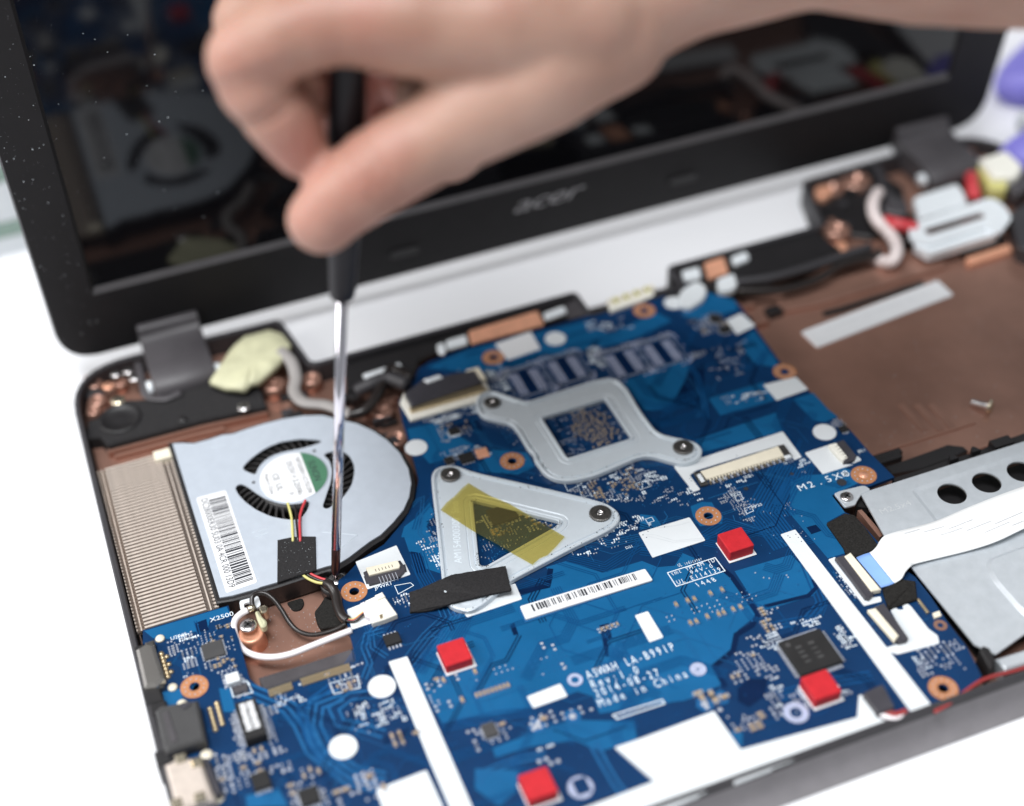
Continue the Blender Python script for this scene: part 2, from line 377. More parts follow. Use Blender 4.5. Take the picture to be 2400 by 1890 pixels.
# left corner: copper posts and bosses, hinge foot with its screws
def boss(k, x, y, r, z1, mat, z=-3, name='screw_boss'):
    p = at(k, x, y, z); o = MB().lathe((p.x, p.y, FL), [(r*1.15, 0), (r, z1-FL-.6), (r*.85, z1-FL), (r*.45, z1-FL), (r*.45, z1-FL-1.5), (0, z1-FL-1.5)], 20).build(name, mat, base, True); return o
for q in (('g4', 300, 640, 3), ('g4', 330, 800, 3.2), ('g4', 300, 930, 2.5), ('g4', 560, 620, 2.5), ('c4', 1740, 740, 4), ('c4', 1980, 700, 3.5), ('c3', 950, 1190, 4.5), ('c3', 1100, 1150, 6), ('c3', 1800, 930, 4), ('c3', 980, 1460, 5), ('c5', 350, 1070, 4), ('c5', 260, 900, 4)):
    boss(q[0], q[1], q[2], q[3], -3+random.random()*2, M_['copper'])
def pan_screw(k, x, y, z, r, parent, mat=None, name='screw'):
    p = at(k, x, y, z) if k else Vector((x, y, z))
    o = MB().lathe((p.x, p.y, z-.4), [(r*.98, 0), (r, .25), (r*.86, .62), (r*.45, .8), (0, .82)], 24).build(name, mat or M_['screw'], parent, True)
    c = MB()
    for a in (.5, .5+math.pi/2): c.box(p.x-r*.55, p.y-r*.13, z+.36, p.x+r*.55, p.y+r*.13, z+.45, a, (p.x, p.y))
    c.build('cross_slot', M_['chip'], o); return o
for q in ((520, 540), (640, 510), (705, 580)): pan_screw('g4', *q, 0, 1.9, base, M_['screw'])
pan_screw('g4', 440, 660, -1, 2, base, M_['copper_hi']); pan_screw('g4', 540, 800, -1, 2.6, base, M_['brass']); pan_screw('g4', 1800, 865, -1, 2.4, base, M_['screw'])
for q in ((930, 400, M_['screw']), (1045, 440, M_['copper_hi']), (1060, 590, M_['screw'])): pan_screw('f7', q[0], q[1], 0, 2.4, base, q[2])
MB().tube([at('g4', 740, 430, 0), at('g4', 790, 640, 0), at('g4', 830, 760, -1), at('g4', 1000, 790, -1), at('g4', 1170, 725, -1)], 1.1, 8, 5, (1.5, .6)).build('hinge_foot', M_['hinge'], base, True)
rnd = random.Random(9)
for k, x0, y0, x1, y1, n_ in (('f7', 860, 330, 1330, 560, 12), ('f7', 30, 560, 260, 900, 8), ('c3', 820, 1180, 1180, 1480, 10), ('g4', 200, 480, 420, 940, 12), ('f7', 300, 1050, 560, 1400, 7), ('c4', 1560, 760, 2080, 930, 7), ('c5', 30, 620, 330, 900, 9), ('c5', 200, 900, 370, 1100, 5), ('f8', 860, 560, 1160, 700, 5)):
    for _ in range(n_):
        p = at(k, rnd.uniform(x0, x1), rnd.uniform(y0, y1), -3); a_, c_ = rnd.uniform(1.2, 3.2), rnd.uniform(.8, 2.2)
        MB().bprism([Vector((p.x, p.y))+Vector((dx*a_, dy*c_)) for dx, dy in ((-1, -1), (1, -1), (1, 1), (-1, 1))], FL, rnd.uniform(-5.5, -2), .4).build('moulded_rib', M_[rnd.choice(('copper', 'copper', 'plastic', 'plastic', 'rim'))], base)
slab('copper_ledge', 'f8', [(1150, 560), (1250, 480), (2169, 230), (2500, 130), (2600, 260), (1800, 500), (1500, 590), (1230, 640)], FL, FL+1.8, M_['copper'], base, .6)
slab('recess_shade_strip', 'f8', [(1540, 650), (1700, 610), (2169, 455), (2400, 380), (2410, 420), (1700, 660), (1560, 690)], FL, FL+.5, M_['plastic'], base, .2, 1)  # raised dark strip, its colour standing in for a recess's shade
# long black speaker box
sp = P('g4', [(240, 1010), (420, 960), (470, 860), (620, 800), (1000, 790), (1240, 660), (1500, 640), (1750, 720), (1950, 640), (2030, 870), (1380, 1010), (440, 1260), (360, 1180), (230, 1190)], -2)
o = MB().bprism(sp, FL, -1.6, .7).build('speaker_box', M_['cloth'], base)
p = at('g4', 560, 990, -1.6); MB().lathe((p.x, p.y, -1.6), [(7.5, 0), (7.2, .5), (6.2, .5), (5.8, .1), (2, .25), (0, .3)], 32).build('speaker_dome', M_['plastic'], o, True)
p = at('g4', 1190, 1000, -1.6); MB().lathe((p.x, p.y, -1.6), [(1.6, 0), (1.5, .4), (0, .4)], 16).build('dimple', M_['plastic'], o, True)
MB().prism(P('g4', [(430, 1290), (1380, 1040), (2030, 890), (2040, 930), (1380, 1080), (440, 1330)], -4), FL, -4).build('lining_ridge', M_['copper'], base)
MB().prism(P('g4', [(500, 1345), (1300, 1130), (1600, 1060), (1610, 1090), (1300, 1160), (510, 1375)], -5), FL, -5.2).build('lining_ridge', M_['copper'], base)
# dark fittings along the back edge
MB().bprism(P('c5', [(20, 600), (420, 480), (620, 420), (640, 520), (500, 580), (460, 680), (300, 720), (30, 780)], -3), FL, -2.4, .5).build('back_rail', M_['plastic'], base)
o = MB().bprism(P('c5', [(135, 670), (370, 595), (390, 630), (160, 702)], -1), -2.4, -1, .3).build('metal_clip', M_['bracket'], base)
slab('back_edge_strip', 'c5', [(620, 440), (1500, 185), (1545, 215), (1560, 285), (1300, 330), (810, 480), (640, 530)], FL, -.6, M_['plastic'], base)
slab('metal_clip', 'f6', [(290, 460), (440, 415), (455, 480), (310, 520)], -.6, .4, M_['bracket'], base, .3, 1)
slab('metal_clip', 'f6', [(225, 490), (270, 470), (300, 520), (280, 560), (235, 540)], -.6, .4, M_['bracket'], base, .3, 1)
slab('metal_clip', 'f6', [(1000, 260), (1150, 205), (1175, 250), (1020, 310)], -.6, .4, M_['bracket'], base, .3, 1)
slab('metal_clip', 'f6', [(1170, 190), (1280, 150), (1320, 270), (1180, 300)], -.6, .3, M_['hinge'], base, .3)
slab('copper_foil', 'f6', [(455, 390), (960, 240), (1010, 340), (480, 480)], -.6, .5, M_['copper_hi'], base, .3, 1)
slab('back_edge_strip', 'f8', [(240, 300), (1300, 0), (1480, -40), (1700, 120), (1100, 420), (500, 480), (260, 480)], FL, -1, M_['plastic'], base)
slab('metal_clip', 'f8', [(350, 310), (500, 270), (520, 360), (380, 390)], -1, .2, M_['bracket'], base, .3, 1)
slab('copper_foil', 'f8', [(540, 240), (710, 185), (750, 320), (580, 370)], -1, .4, M_['copper_hi'], base, .3, 1)
slab('metal_clip', 'f8', [(770, 190), (900, 140), (930, 200), (800, 255)], -1, .3, M_['bracket'], base, .3, 1)
slab('white_cable_clip', 'f8', [(330, 480), (480, 380), (570, 440), (550, 540), (420, 620), (330, 590)], -1, 2, M_['white'], base, .5, 3)
slab('white_cable_clip', 'f8', [(650, 370), (800, 320), (830, 420), (780, 470), (660, 470)], -1, 1.6, M_['white'], base, .5, 2)
b = MB().tube([at('f8', 800, 410, 0), at('f8', 1100, 370, 0), at('f8', 1400, 290, 0), at('f8', 1700, 190, 0), at('f8', 1950, 110, 0)], 1.8).build('black_cable', M_['rim'], base, True)
MB().tube([at('f8', 830, 480, -1), at('f8', 1200, 470, -1), at('f8', 1500, 380, -1), at('f8', 1700, 260, -1), at('f8', 2000, 170, -1), at('c3', 1230, 1590, 0)], 1.5).build('black_cable', M_['w_black'], base, True)
MB().bprism(P('c3', [(765, 1175), (1210, 1050), (1400, 1180), (1450, 1450), (1200, 1500), (900, 1450)], -4), FL, -4.6, .5).build('hinge_mount', M_['plastic'], base)
MB().tube([at('c3', 1210, 1050, -2), at('c3', 1260, 1130, -2), at('c3', 1290, 1230, -2), at('c3', 1400, 1330, -3)], 2.2).build('hinge_arm', M_['rim'], base, True)
slab('copper_pad', 'c3', [(840, 1190), (930, 1170), (960, 1220), (900, 1260), (840, 1240)], FL, -2, M_['copper_hi'], base, .4, 2)
slab('copper_pad', 'c3', [(960, 1540), (1040, 1530), (1050, 1600), (980, 1610)], FL, -3, M_['copper_hi'], base, .4, 2)
slab('palm_cover', 'f7', [(1560, 1060), (1900, 850), (2300, 1300), (2000, 1560), (1650, 1400)], FL, 0, M_['rim'], base, .5)
slab('copper_pad', 'f7', [(1120, 1510), (1560, 1370), (1600, 1440), (1160, 1580)], FL, -5, M_['copper_hi'], base, .3, 1)
slab('dark_block', 'f7', [(1060, 1370), (1480, 1260), (1540, 1330), (1130, 1460)], FL, -3, M_['plastic'], base, .3)
slab('dark_block', 'f7', [(280, 950), (500, 880), (560, 1000), (540, 1080), (300, 1050)], FL, -1, M_['hinge'], base, .8, 3)

# ================================================================== white cables, bracket and plug in the right corner
MB2 = MB
o = MB().tube([at('f7', 250, 860, 0), at('f7', 200, 960, 2), at('f7', 205, 1080, 2), at('f7', 260, 1170, 1), at('f7', 350, 1260, -1), at('f7', 420, 1370, -1), at('f7', 430, 1480, 0), at('f7', 360, 1560, -2), at('c3', 1200, 1640, -5)], 2.4, 10).build('white_cable', M_['w_pink'], None, True)
tag(o, 'thick pinkish white cable looping below the far hinge', 'cable')
o = MB().tube([at('f7', 320, 1150, 0), at('f7', 430, 1180, 1.5), at('f7', 540, 1200, 1), at('f7', 620, 1230, 0)], 2.6, 10).build('red_cable', M_['w_red'], None, True)
tag(o, 'short red cable running to the slotted white metal bracket', 'cable')
o = MB().tube([at('f7', 1180, 700, 0), at('f7', 1190, 800, 2), at('f7', 1210, 880, 1), at('f7', 1190, 930, 0)], 2.6, 10).build('red_cable', M_['w_red'], None, True)
tag(o, 'red cable going down from the cream plug behind the slotted bracket', 'cable')
br = thing('slotted_bracket', 'white metal bracket with a long slot at the far corner of the case', 'bracket', at('f7', 1000, 1150, FL))
slab('step_plate', 'f7', [(600, 900), (1040, 760), (1110, 850), (1150, 960), (660, 1110)], -1, 2.4, M_['bracket'], br, .8, 2)
pl = rounded(P('f7', [(560, 1180), (1380, 905), (1500, 980), (1590, 1110), (1470, 1270), (1390, 1250), (1330, 1200), (740, 1400), (560, 1330)], 1.6), 3, 5)
hl = rounded(P('f7', [(700, 1225), (1290, 1050), (1335, 1105), (745, 1290)], 1.6), 1.8, 4)
MB().prism(rounded(P('f7', [(640, 1330), (720, 1400), (1400, 1210), (1460, 1130), (1500, 1180), (1440, 1280), (760, 1480), (600, 1380)], .4), 1.5, 3), -3, .4).build('bracket_flange', M_['bracket'], br)
slab('slot_floor', 'f7', [(700, 1225), (1290, 1050), (1335, 1105), (745, 1290)], FL, -4.5, M_['copper'], base, .2)
MB().prism(pl, .4, 1.6, holes=[hl]).build('slotted_plate', M_['bracket'], br)
pg = thing('cream_plug', 'cream white plug with yellow pins in the far corner of the case', 'plug', at('f7', 1450, 620, FL))
slab('plug_body', 'f7', [(1260, 520), (1530, 430), (1700, 590), (1640, 700), (1400, 700)], -2, 5, M_['cream2'], pg, .8, 2)
slab('plug_base', 'f7', [(1240, 560), (1400, 600), (1540, 720), (1540, 830), (1360, 820), (1300, 700)], -3, 2.5, M_['w_yellow'], pg, .6, 2)
slab('plug_socket', 'f7', [(1560, 660), (1800, 640), (1800, 780), (1650, 870), (1560, 820)], -3, 2.2, M_['hinge'], pg, .6, 2)

# ================================================================== lid
lid = thing('laptop_display', 'open laptop display half with glossy black screen and charcoal bezel standing behind the case', 'laptop lid', (174, YL, 0))
def lidshape(poly, n0, n1, holes=()):
    b = MB().prism(poly, n0, n1, holes=holes); b.v = [lidp(v.x, v.y, v.z) for v in b.v]; b.f = [f[::-1] for f in b.f]; return b
XL, XR, HT = -16.3, 365.2, 252
lol = rounded([(XL, 0), (XR, 0), (XR, HT), (XL, HT)], [15, 15, 12, 12], 10)
a0 = lid_xy('s', 221, 690); a1 = lid_xy('s', 2230, 160)
SB = (a0[1]+a1[1])/2; SL, SR = lid_xy('s', 100, 245)[0], lid_xy('s', 2240, 110)[0]
ST = SB+194
b = lidshape(lol, -5.5, -1.5); b.build('back_cover', M_['rim'], lid)
ccl = ccw(lol); l2 = inset(ccl, .7)
scr = ccw([(SL, SB), (SR, SB), (SR, ST), (SL, ST)]); scr0 = [Vector(p) for p in scr]
cham = ccw([(SL-1.1, SB-2.6), (SR+1.1, SB-2.6), (SR+1.1, ST+1.1), (SL-1.1, ST+1.1)])
b = lidshape(l2, -.7, 0, holes=[cham]); b.build('bezel', M_['bezel'], lid)
# outer chamfered edge and the chamfer that leads down to the glass
b = MB(); n = len(ccl); vs = [lidp(p.x, p.y, -1.6) for p in ccl]+[lidp(p.x, p.y, -.05) for p in l2]
b.add(vs, [((i+1) % n, i, i+n, (i+1) % n+n)[::-1] for i in range(n)]).build('bezel_rim', M_['rim'], lid)
names = ('screen_chamfer',)*4
for i in range(4):
    j = (i+1) % 4; q = [cham[i], cham[j], scr0[j], scr0[i]]
    put('screen_chamfer', [lidp(q[0].x, q[0].y, 0), lidp(q[1].x, q[1].y, 0), lidp(q[2].x, q[2].y, -1.1), lidp(q[3].x, q[3].y, -1.1)], [(3, 2, 1, 0)], M_['bezel_lit_edge'] if abs(q[0].y-q[1].y) < .1 and q[0].y < 60 else M_['bezel'], lid)  # lower chamfer alone gets a paler colour, painting its highlight
put('screen', [lidp(p.x, p.y, -1.1) for p in scr0], [(3, 2, 1, 0)], M_['screen'], lid)
# dust on the glass and the bezel
b = MB()
for i in range(620):
    x = SL+random.random()**1.5*150; s = SB+random.random()**.8*150; nz = -1.06
    if i > 340: x = SL-2-random.random()*14; nz = .03; s = 10+random.random()*190
    q = .045+random.random()**4*.28; an = random.random()*3
    dx, ds = q*math.cos(an), q*math.sin(an); k = .3+random.random()*.7
    b.add([lidp(x-dx, s-ds, nz), lidp(x+ds*k, s-dx*k, nz), lidp(x+dx, s+ds, nz), lidp(x-ds*k, s+dx*k, nz)], [(0, 1, 2, 3)])
stuff(b.build('dust_specks', M_['dust'], lid))
lg0 = lid_xy('c2', 1115, 1330); lg1 = lid_xy('c2', 1535, 1190)
lx = (lg0[0]+lg1[0])/2; ls = (lid_xy('c2', 1320, 1265))[1]
LF = lambda x, y, z: lidp(x, y, z)
lgo = text('acer', lx, ls+.6, .12, 10.5, M_['logo'], lid, name='brand_logo', shear=.35, frame=LF, space=.92, fit=29)
for q in ((400, 1600), (2169, 1135)):
    x, s = lid_xy('c2', *q); b = lidshape(rounded([(x-5.5, s-1.6), (x+5.5, s-1.6), (x+5.5, s+1.6), (x-5.5, s+1.6)], 1.4, 4), -.3, .9); b.build('bumper', M_['plastic'], lid)
# hinge barrels
for k, (x0, x1) in enumerate(((11.5, 33.5), (322.5, 346))):
    prof = []
    top = lidp(0, 9, 1.2); pts = [(top.y+2, top.z+1.0), (top.y-1, top.z+.5), (YL-5, 6), (405, 4.5), (397, 3.8), (391, 2.2), (388.6, -.6), (389, -4), (394, -6), (410, -5), (YL-1, -1), (YL+.5, 3)]
    pts2 = catmull([Vector((a, b_, 0)) for a, b_ in pts]+[Vector((*pts[0], 0))], 4)[:-1]
    n = len(pts2); vs = [(x0, p.x, p.y) for p in pts2]+[(x1, p.x, p.y) for p in pts2]
    vs = [(x0+.0, p.x, p.y) for p in pts2]+[(x0-.0, p.x, p.y) for p in pts2]
    fs = []; rings = [(x0, .5), (x0+.5, 0), (x1-.5, 0), (x1, .5)]; vs = []
    cyy = sum(p.x for p in pts2)/n; czz = sum(p.y for p in pts2)/n
    for x, sh in rings:
        for p in pts2:
            v = Vector((p.x-cyy, p.y-czz)); l = v.length; v *= (l-sh)/l; vs.append((x, cyy+v.x, czz+v.y))
    for r_ in range(3): fs += [(r_*n+i, r_*n+(i+1) % n, (r_+1)*n+(i+1) % n, (r_+1)*n+i) for i in range(n)]
    fs += [tuple(range(n-1, -1, -1)), tuple(range(3*n, 4*n))]
    o = put('hinge_cover', vs, fs, M_['hinge'], lid, True)
    o.data.polygons[-1].use_smooth = False; o.data.polygons[-2].use_smooth = False
    for xx in (x0-2.2, x1+.2): MB().lathe((xx, 394, -1), [(2.6, 0), (2.6, 2)], 16, Vector((1, 0, 0))).build('hinge_pin', M_['bracket'], lid, True)

# ================================================================== heat sink
hs = thing('heat_sink', 'stack of thin tan metal cooling fins beside the fan', 'heat sink', (-3, 300, FL))
fx0, fx1 = -13.6, 10.6
fy0, fy1 = at('c7', 610, 590, 0).y, at('c4', 800, 1225, 0).y
xa = at('c7', 560, 330, 0).x; xb = at('c7', 975, 150, 0).x
NF = int((fy1-fy0)/1.43); pitch = (fy1-fy0)/NF
fm = None
for i in range(NF):
    y = fy0+i*pitch; jig = random.uniform(-.03, .03)
    if fm is None:
        pr = [(fx0, -6), (fx1, -6), (fx1, -.35), (xb+1.4, -.3), (xb+1.3, -1.9), (xb-1.1, -1.9), (xb-1.2, 0), (xa+1.2, 0), (xa+1.1, -1.9), (xa-1.2, -1.9), (xa-1.3, -.2), (fx0, -.5)]
        n = len(pr); ww = pitch*.52
        vs = [(a, y, z) for a, z in pr]+[(a, y+ww, z) for a, z in pr]
        f_ = MB().add(vs, [tuple(range(n)), tuple(range(2*n-1, n-1, -1))]+[((i2+1) % n, i2, i2+n, (i2+1) % n+n) for i2 in range(n)]).build('fin', M_['fin'], hs)
        fm = f_
    else:
        f_ = fm.copy(); col.objects.link(f_); f_.parent = hs; f_.location = (fm.location.x+jig*.001, fm.location.y+i*pitch*.001, fm.location.z+random.uniform(-.015, .015)*.001)
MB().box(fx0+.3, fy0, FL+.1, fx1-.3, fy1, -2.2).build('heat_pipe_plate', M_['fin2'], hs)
for xx in (xa, xb):
    MB().box(xx-1.15, fy0, -1.95, xx+1.15, fy1, -1.5).build('groove_bar', M_['groove'], hs); MB().box(xx-.1, fy0, -1.5, xx+.35, fy1, -.75).build('groove_ridge', M_['fin'], hs)
p = at('c4', 1035, 1175, 1); MB().bprism([(p.x-3, p.y-2.4), (p.x+2.6, p.y-2.4), (p.x+2.6, p.y+2.2), (p.x-3, p.y+2.2)], -5, 1.2, .4).build('corner_block', M_['cream'], hs)

# ================================================================== fan
ZC = 1.6
fan = thing('cooling_fan', 'flat laptop cooling fan with pale metal cover and black crescent openings', 'fan', at('f1', 1230, 505, FL))
cv = P('c4', [(1096, 1112), (1150, 1108), (1230, 1112), (1330, 1085), (1410, 1058), (1480, 1050), (1560, 1022), (1680, 985), (1800, 955), (1930, 935), (2050, 932), (2169, 962)], ZC)
cv += P('c5', [(100, 985), (200, 1030), (290, 1090), (370, 1170), (425, 1270), (443, 1360), (430, 1450), (395, 1530), (330, 1610), (250, 1690)], ZC)
cv += P('f1', [(1990, 1150), (1890, 1225), (1780, 1310), (1680, 1372), (1560, 1398), (1450, 1432), (1065, 1558), (900, 1605), (870, 1620), (620, 1690), (490, 1712)], ZC)
cv = ccw(cv)
hc = at('f1', 1232, 505, ZC).to_2d()
s1 = P('f1', [(1520, 150), (1490, 135), (1300, 122), (1100, 152), (960, 210), (860, 275), (770, 350), (718, 412), (735, 440), (850, 488), (872, 420), (930, 350), (1010, 295), (1100, 262), (1200, 240), (1330, 215), (1450, 180)], ZC)
s2 = P('f1', [(1528, 282), (1560, 262), (1640, 245), (1720, 243), (1790, 290), (1835, 380), (1840, 460), (1815, 580), (1750, 680), (1690, 745), (1620, 790), (1580, 822), (1535, 822), (1520, 795), (1555, 690), (1600, 560), (1618, 440), (1590, 345)], ZC)
s3 = P('f1', [(645, 620), (660, 590), (700, 572), (760, 595), (860, 668), (950, 722), (1080, 768), (1200, 780), (1300, 770), (1385, 735), (1388, 790), (1360, 850), (1300, 925), (1250, 935), (1150, 930), (1000, 900), (850, 832), (740, 750), (675, 680)], ZC)
s1, s2, s3 = [rounded(q, 1.2, 2) for q in (s1, s2, s3)]
MB().prism(cv, ZC-.5, ZC, holes=[s1, s2, s3]).build('fan_cover', M_['fanplate'], fan)
out = inset(cv, -1.4)
b = MB(); inr = inset(cv, 1.5); n = len(cv); vs = []
for ring, z in ((out, -6), (out, ZC-.9), (inset(cv, -.9), ZC-.55), (inr, ZC-.55), (inr, -6)): vs += [(p.x, p.y, z) for p in ring]
b.add(vs, [(k*n+i, k*n+(i+1) % n, (k+1)*n+(i+1) % n, (k+1)*n+i) for k in range(4) for i in range(n)]).build('fan_housing', M_['plastic'], fan)
MB().prism(inset(cv, .5), -6.2, -5.6).build('housing_floor', M_['chip'], fan)
p = at('f1', 1740, 1530, 0)
ear = MB().lathe((at('s', 785, 1362, -1).x, at('s', 785, 1362, -1).y, -5.5), [(4.6, 0), (4.6, 4.2), (3.4, 4.2), (3.2, 3.2), (0, 3.2)], 28).build('mounting_ear', M_['plastic'], fan, True)
imp = MB().lathe((hc.x, hc.y, -5), [(12.3, 0), (12.3, 5.1), (11.9, 5.6), (0, 5.6)], 40).build('impeller_hub', M_['chip_grey'], fan, True)
bl = None; NB = 41
for i in range(NB):
    a = i*2*math.pi/NB
    pts = [(12.3, 0), (16, .09), (20, .24), (24.5, .46)]
    vs = []
    for rr, ph in pts:
        for th in (-.35, .35):
            an = a+ph; c_ = Vector((hc.x+rr*math.cos(an)-th*math.sin(an), hc.y+rr*math.sin(an)+th*math.cos(an)))
            vs += [(c_.x, c_.y, -5.2), (c_.x, c_.y, .2)]
    fs = []
    for k in range(3): q = k*4; fs += [(q, q+4, q+5, q+1), (q+2, q+3, q+7, q+6), (q+1, q+5, q+7, q+3)]
    fs += [(0, 1, 3, 2), (12, 14, 15, 13)]
    put('blade', vs, fs, M_['blade'], imp)
# hub label: white disc with a green part
rl = 10.9
hubp = MB().lathe((hc.x, hc.y, ZC-.5), [(11.3, 0), (11.3, .55), (10.9, .7), (0, .7)], 48).build('hub_plate', M_['fanplate'], fan, True)
g0, g1 = [at('f1', *q, ZC+.25).to_2d()-hc for q in ((1292, 258), (1453, 668))]
dr = (g1-g0).normalized(); nr = Vector((-dr.y, dr.x)); nr = nr if nr.x > 0 else -nr; off = g0.dot(nr); ha = math.acos(off/rl); an0 = math.atan2(nr.y, nr.x)
MB().prism([hc+Vector((math.cos(an0+ha+(2*math.pi-2*ha)*i/50), math.sin(an0+ha+(2*math.pi-2*ha)*i/50)))*rl for i in range(51)], ZC+.2, ZC+.28).build('white_label', M_['white2'], hubp)
MB().prism([hc+Vector((math.cos(an0-ha+2*ha*i/26), math.sin(an0-ha+2*ha*i/26)))*rl for i in range(27)], ZC+.2, ZC+.285).build('green_label', M_['green'], hubp)
ra = math.atan2(dr.y, dr.x); zt = ZC+.3
def onhub(s, o_, al, size, fit=None): q = hc+nr*o_+dr*al; text(s, q.x, q.y, zt, size, M_['ink'], hubp, rot=ra, fit=fit)
onhub('SUNON', off+2.2, 0, 3.4, 9.5); onhub('MF75090V1-C170-S99', off-1.6, .6, 2.0, 17); onhub('DC5V = 2.25W', off-4.6, .4, 2.5, 15)
onhub('CE  UL', off-10.2, .6, 2.7, 8); onhub('Made in China', off-12.9, .4, 1.7, 9.5); onhub('N', off-4.8, 8.1, 1.9); onhub('SI', off-7.2, 7.2, 1.9)
# barcode label on the cover
bq = [at('f1', *q, ZC).to_2d() for q in ((255, 715), (552, 638), (868, 1562), (556, 1668))]
bl_ = MB().prism(rounded(bq, .8, 4), ZC, ZC+.08).build('barcode_label', M_['white2'], fan)
def bil(u, v): return (bq[0]*(1-u)+bq[1]*u)*(1-v)+(bq[3]*(1-u)+bq[2]*u)*v
v = .06; random.seed(5); bb = MB()
while v < .965:
    wd = random.choice((.004, .005, .008, .012, .018)); q = [bil(.36, v), bil(.92, v), bil(.92, v+wd), bil(.36, v+wd)]
    bb.add([(a.x, a.y, ZC+.1) for a in q], [(0, 3, 2, 1)]); v += wd+random.choice((.005, .007, .009, .013))
bb.build('barcode', M_['ink'], bl_)
dv = (bq[3]-bq[0]).normalized(); c_ = bil(.22, .5)
text('DC28000ER30 SU03 0A 4CR 000 13D9', c_.x, c_.y, ZC+.1, 3.0, M_['ink'], bl_, rot=math.atan2(dv.y, dv.x), fit=(bq[3]-bq[0]).length*.93)
for q in (((400, 208), (545, 178)), ((820, 1062), (975, 1020)), ((845, 1105), (980, 1058)), ((1520, 1055), (1870, 1085)), ((1700, 1220), (1870, 1085))):
    a, b_ = at('f1', *q[0], ZC), at('f1', *q[1], ZC); MB().tube([(a.x, a.y, ZC), (b_.x, b_.y, ZC)], .12, 6, 1).build('pressed_mark', M_['steel'], fan)
for q in ((830, 560), (1438, 245)):
    p = at('f1', *q, ZC); MB().cyl((p.x, p.y), .55, ZC, ZC+.05, 12).build('rivet_mark', M_['chip'], fan)
# tape over the wires and the wires
tp = ccw(P('f1', [(1068, 1130), (1215, 1100), (1300, 1092), (1450, 1095), (1457, 1432), (1290, 1480), (1065, 1558)], ZC+.6))
o = MB().bprism(tp, ZC+.02, ZC+.55, .25).build('black_cloth_tape', M_['cloth']); tag(o, 'square of black cloth tape holding the fan wires down on the fan cover', 'tape')
wires = (('yellow_wire', 'w_yellow', [(1170, 765), (1190, 830), (1212, 930), (1222, 1100)]), ('black_wire', 'w_black', [(1245, 780), (1252, 860), (1258, 960), (1272, 1100)]), ('red_wire', 'w_red', [(1350, 738), (1315, 820), (1292, 920), (1296, 1100)]))
for nm, mt, pts in wires:
    MB().tube([at('f1', x, y, ZC+.9) for x, y in pts]+[at('f1', pts[-1][0]+2, 1160, ZC+.05)], .42 if nm != 'black_wire' else .33).build(nm, M_[mt], fan, True)
for nm, mt, pts in (('yellow_wire', 'w_yellow', [(1295, 1462), (1370, 1520), (1460, 1560), (1560, 1580), (1600, 1640)]), ('black_wire', 'w_black', [(1335, 1455), (1400, 1500), (1480, 1538), (1560, 1562), (1600, 1620)]), ('red_wire', 'w_red', [(1360, 1440), (1420, 1485), (1500, 1520), (1570, 1545), (1605, 1600)])):
    MB().tube([at('f1', x, y, 1.2-i*.3) for i, (x, y) in enumerate(pts)], .45).build(nm, M_[mt], fan, True)
MB().tube([at('f4', 1410, 90, 1.4), at('f4', 1470, 130, 1.8), at('f4', 1530, 230, 1.2), at('f4', 1560, 380, .8), at('f4', 1610, 500, .6), at('f4', 1680, 560, .5)], 1.5, 10).build('wire_sleeve', M_['w_black'], fan, True)
for i, mt in enumerate(('w_yellow', 'w_red', 'w_black')):
    MB().tube([at('f4', 1660, 540+i*12, .6), at('f4', 1760, 545+i*12, .8), at('f4', 1850, 480+i*10, 1.4), at('f4', 1920, 420+i*14, 1.6)], .42).build(('yellow_wire', 'red_wire', 'black_wire')[i], M_[mt], fan, True)

# ================================================================== motherboard
mb = thing('motherboard', 'blue laptop motherboard with white insulator patches filling the middle of the case', 'circuit board', (110, 270, -1.2))
outl = P('c5', [(365, 840), (440, 760), (490, 640), (560, 590), (800, 505), (1300, 375), (1570, 300), (1700, 235), (1980, 180), (2060, 160)])
outl += P('f8', [(230, 570), (460, 640), (780, 550), (845, 600), (980, 790), (1195, 1090)])
outl += P('c6', [(590, 590), (700, 660), (795, 770), (930, 900), (1060, 1020), (1190, 1170), (1345, 1325)])
outl += P('e2', [(560, -30), (440, 20), (250, 25), (215, 65), (335, 215), (450, 262), (680, 520), (720, 600), (960, 800), (1050, 870), (1200, 1060), (1380, 1330), (1560, 1560)])
outl += P('c9', [(1900, 880), (1840, 950), (1560, 1090), (1390, 1150), (1110, 1160), (370, 1345)])
outl += P('c9', [(200, 1110)])+P('c8', [(1860, 1290), (1985, 1550), (1500, 1720), (900, 1900), (200, 2100)])
outl += P('c7', [(800, 2000), (690, 1380), (640, 960), (590, 720), (636, 590), (1180, 432), (1215, 560)])+P('f4', [(320, 800), (455, 1290), (625, 1432), (1780, 1062), (1730, 830), (1690, 660)])
outl += P('f4', [(1600, 330), (1560, 180), (1560, 60)])+P('f1', [(1760, 1480), (1900, 1330), (2135, 1180)])+P('c5', [(400, 1600), (465, 1480), (490, 1340), (440, 1150), (385, 960)])
outl = ccw([Vector((max(p.x, -13.4), p.y)) for p in outl])
holes = []
RINGS = [('c8', 82, 345), ('g5', 1086, 838), ('f2', 684, 898), ('e1', 530, 1130), ('c9', 1655, 960), ('c7', 965, 950), ('f6', 640, 585), ('f6', 1735, 245), ('f8', 1225, 1165)]
for k, x, y in RINGS[:7]: holes.append(circle(at(k, x, y).to_2d(), 1.35, 16))
bk = at('f2', 2018, 562).to_2d(); holes.append(circle(bk, 1.55, 16))
board = MB().prism(outl, -1.2, 0, holes=holes).build('board', M_['board'], mb)
def inside(p, pl):
    c = False
    for i in range(len(pl)):
        a, b = pl[i-1], pl[i]
        if (a.y > p.y) != (b.y > p.y) and p.x < (b.x-a.x)*(p.y-a.y)/(b.y-a.y)+a.x: c = not c
    return c
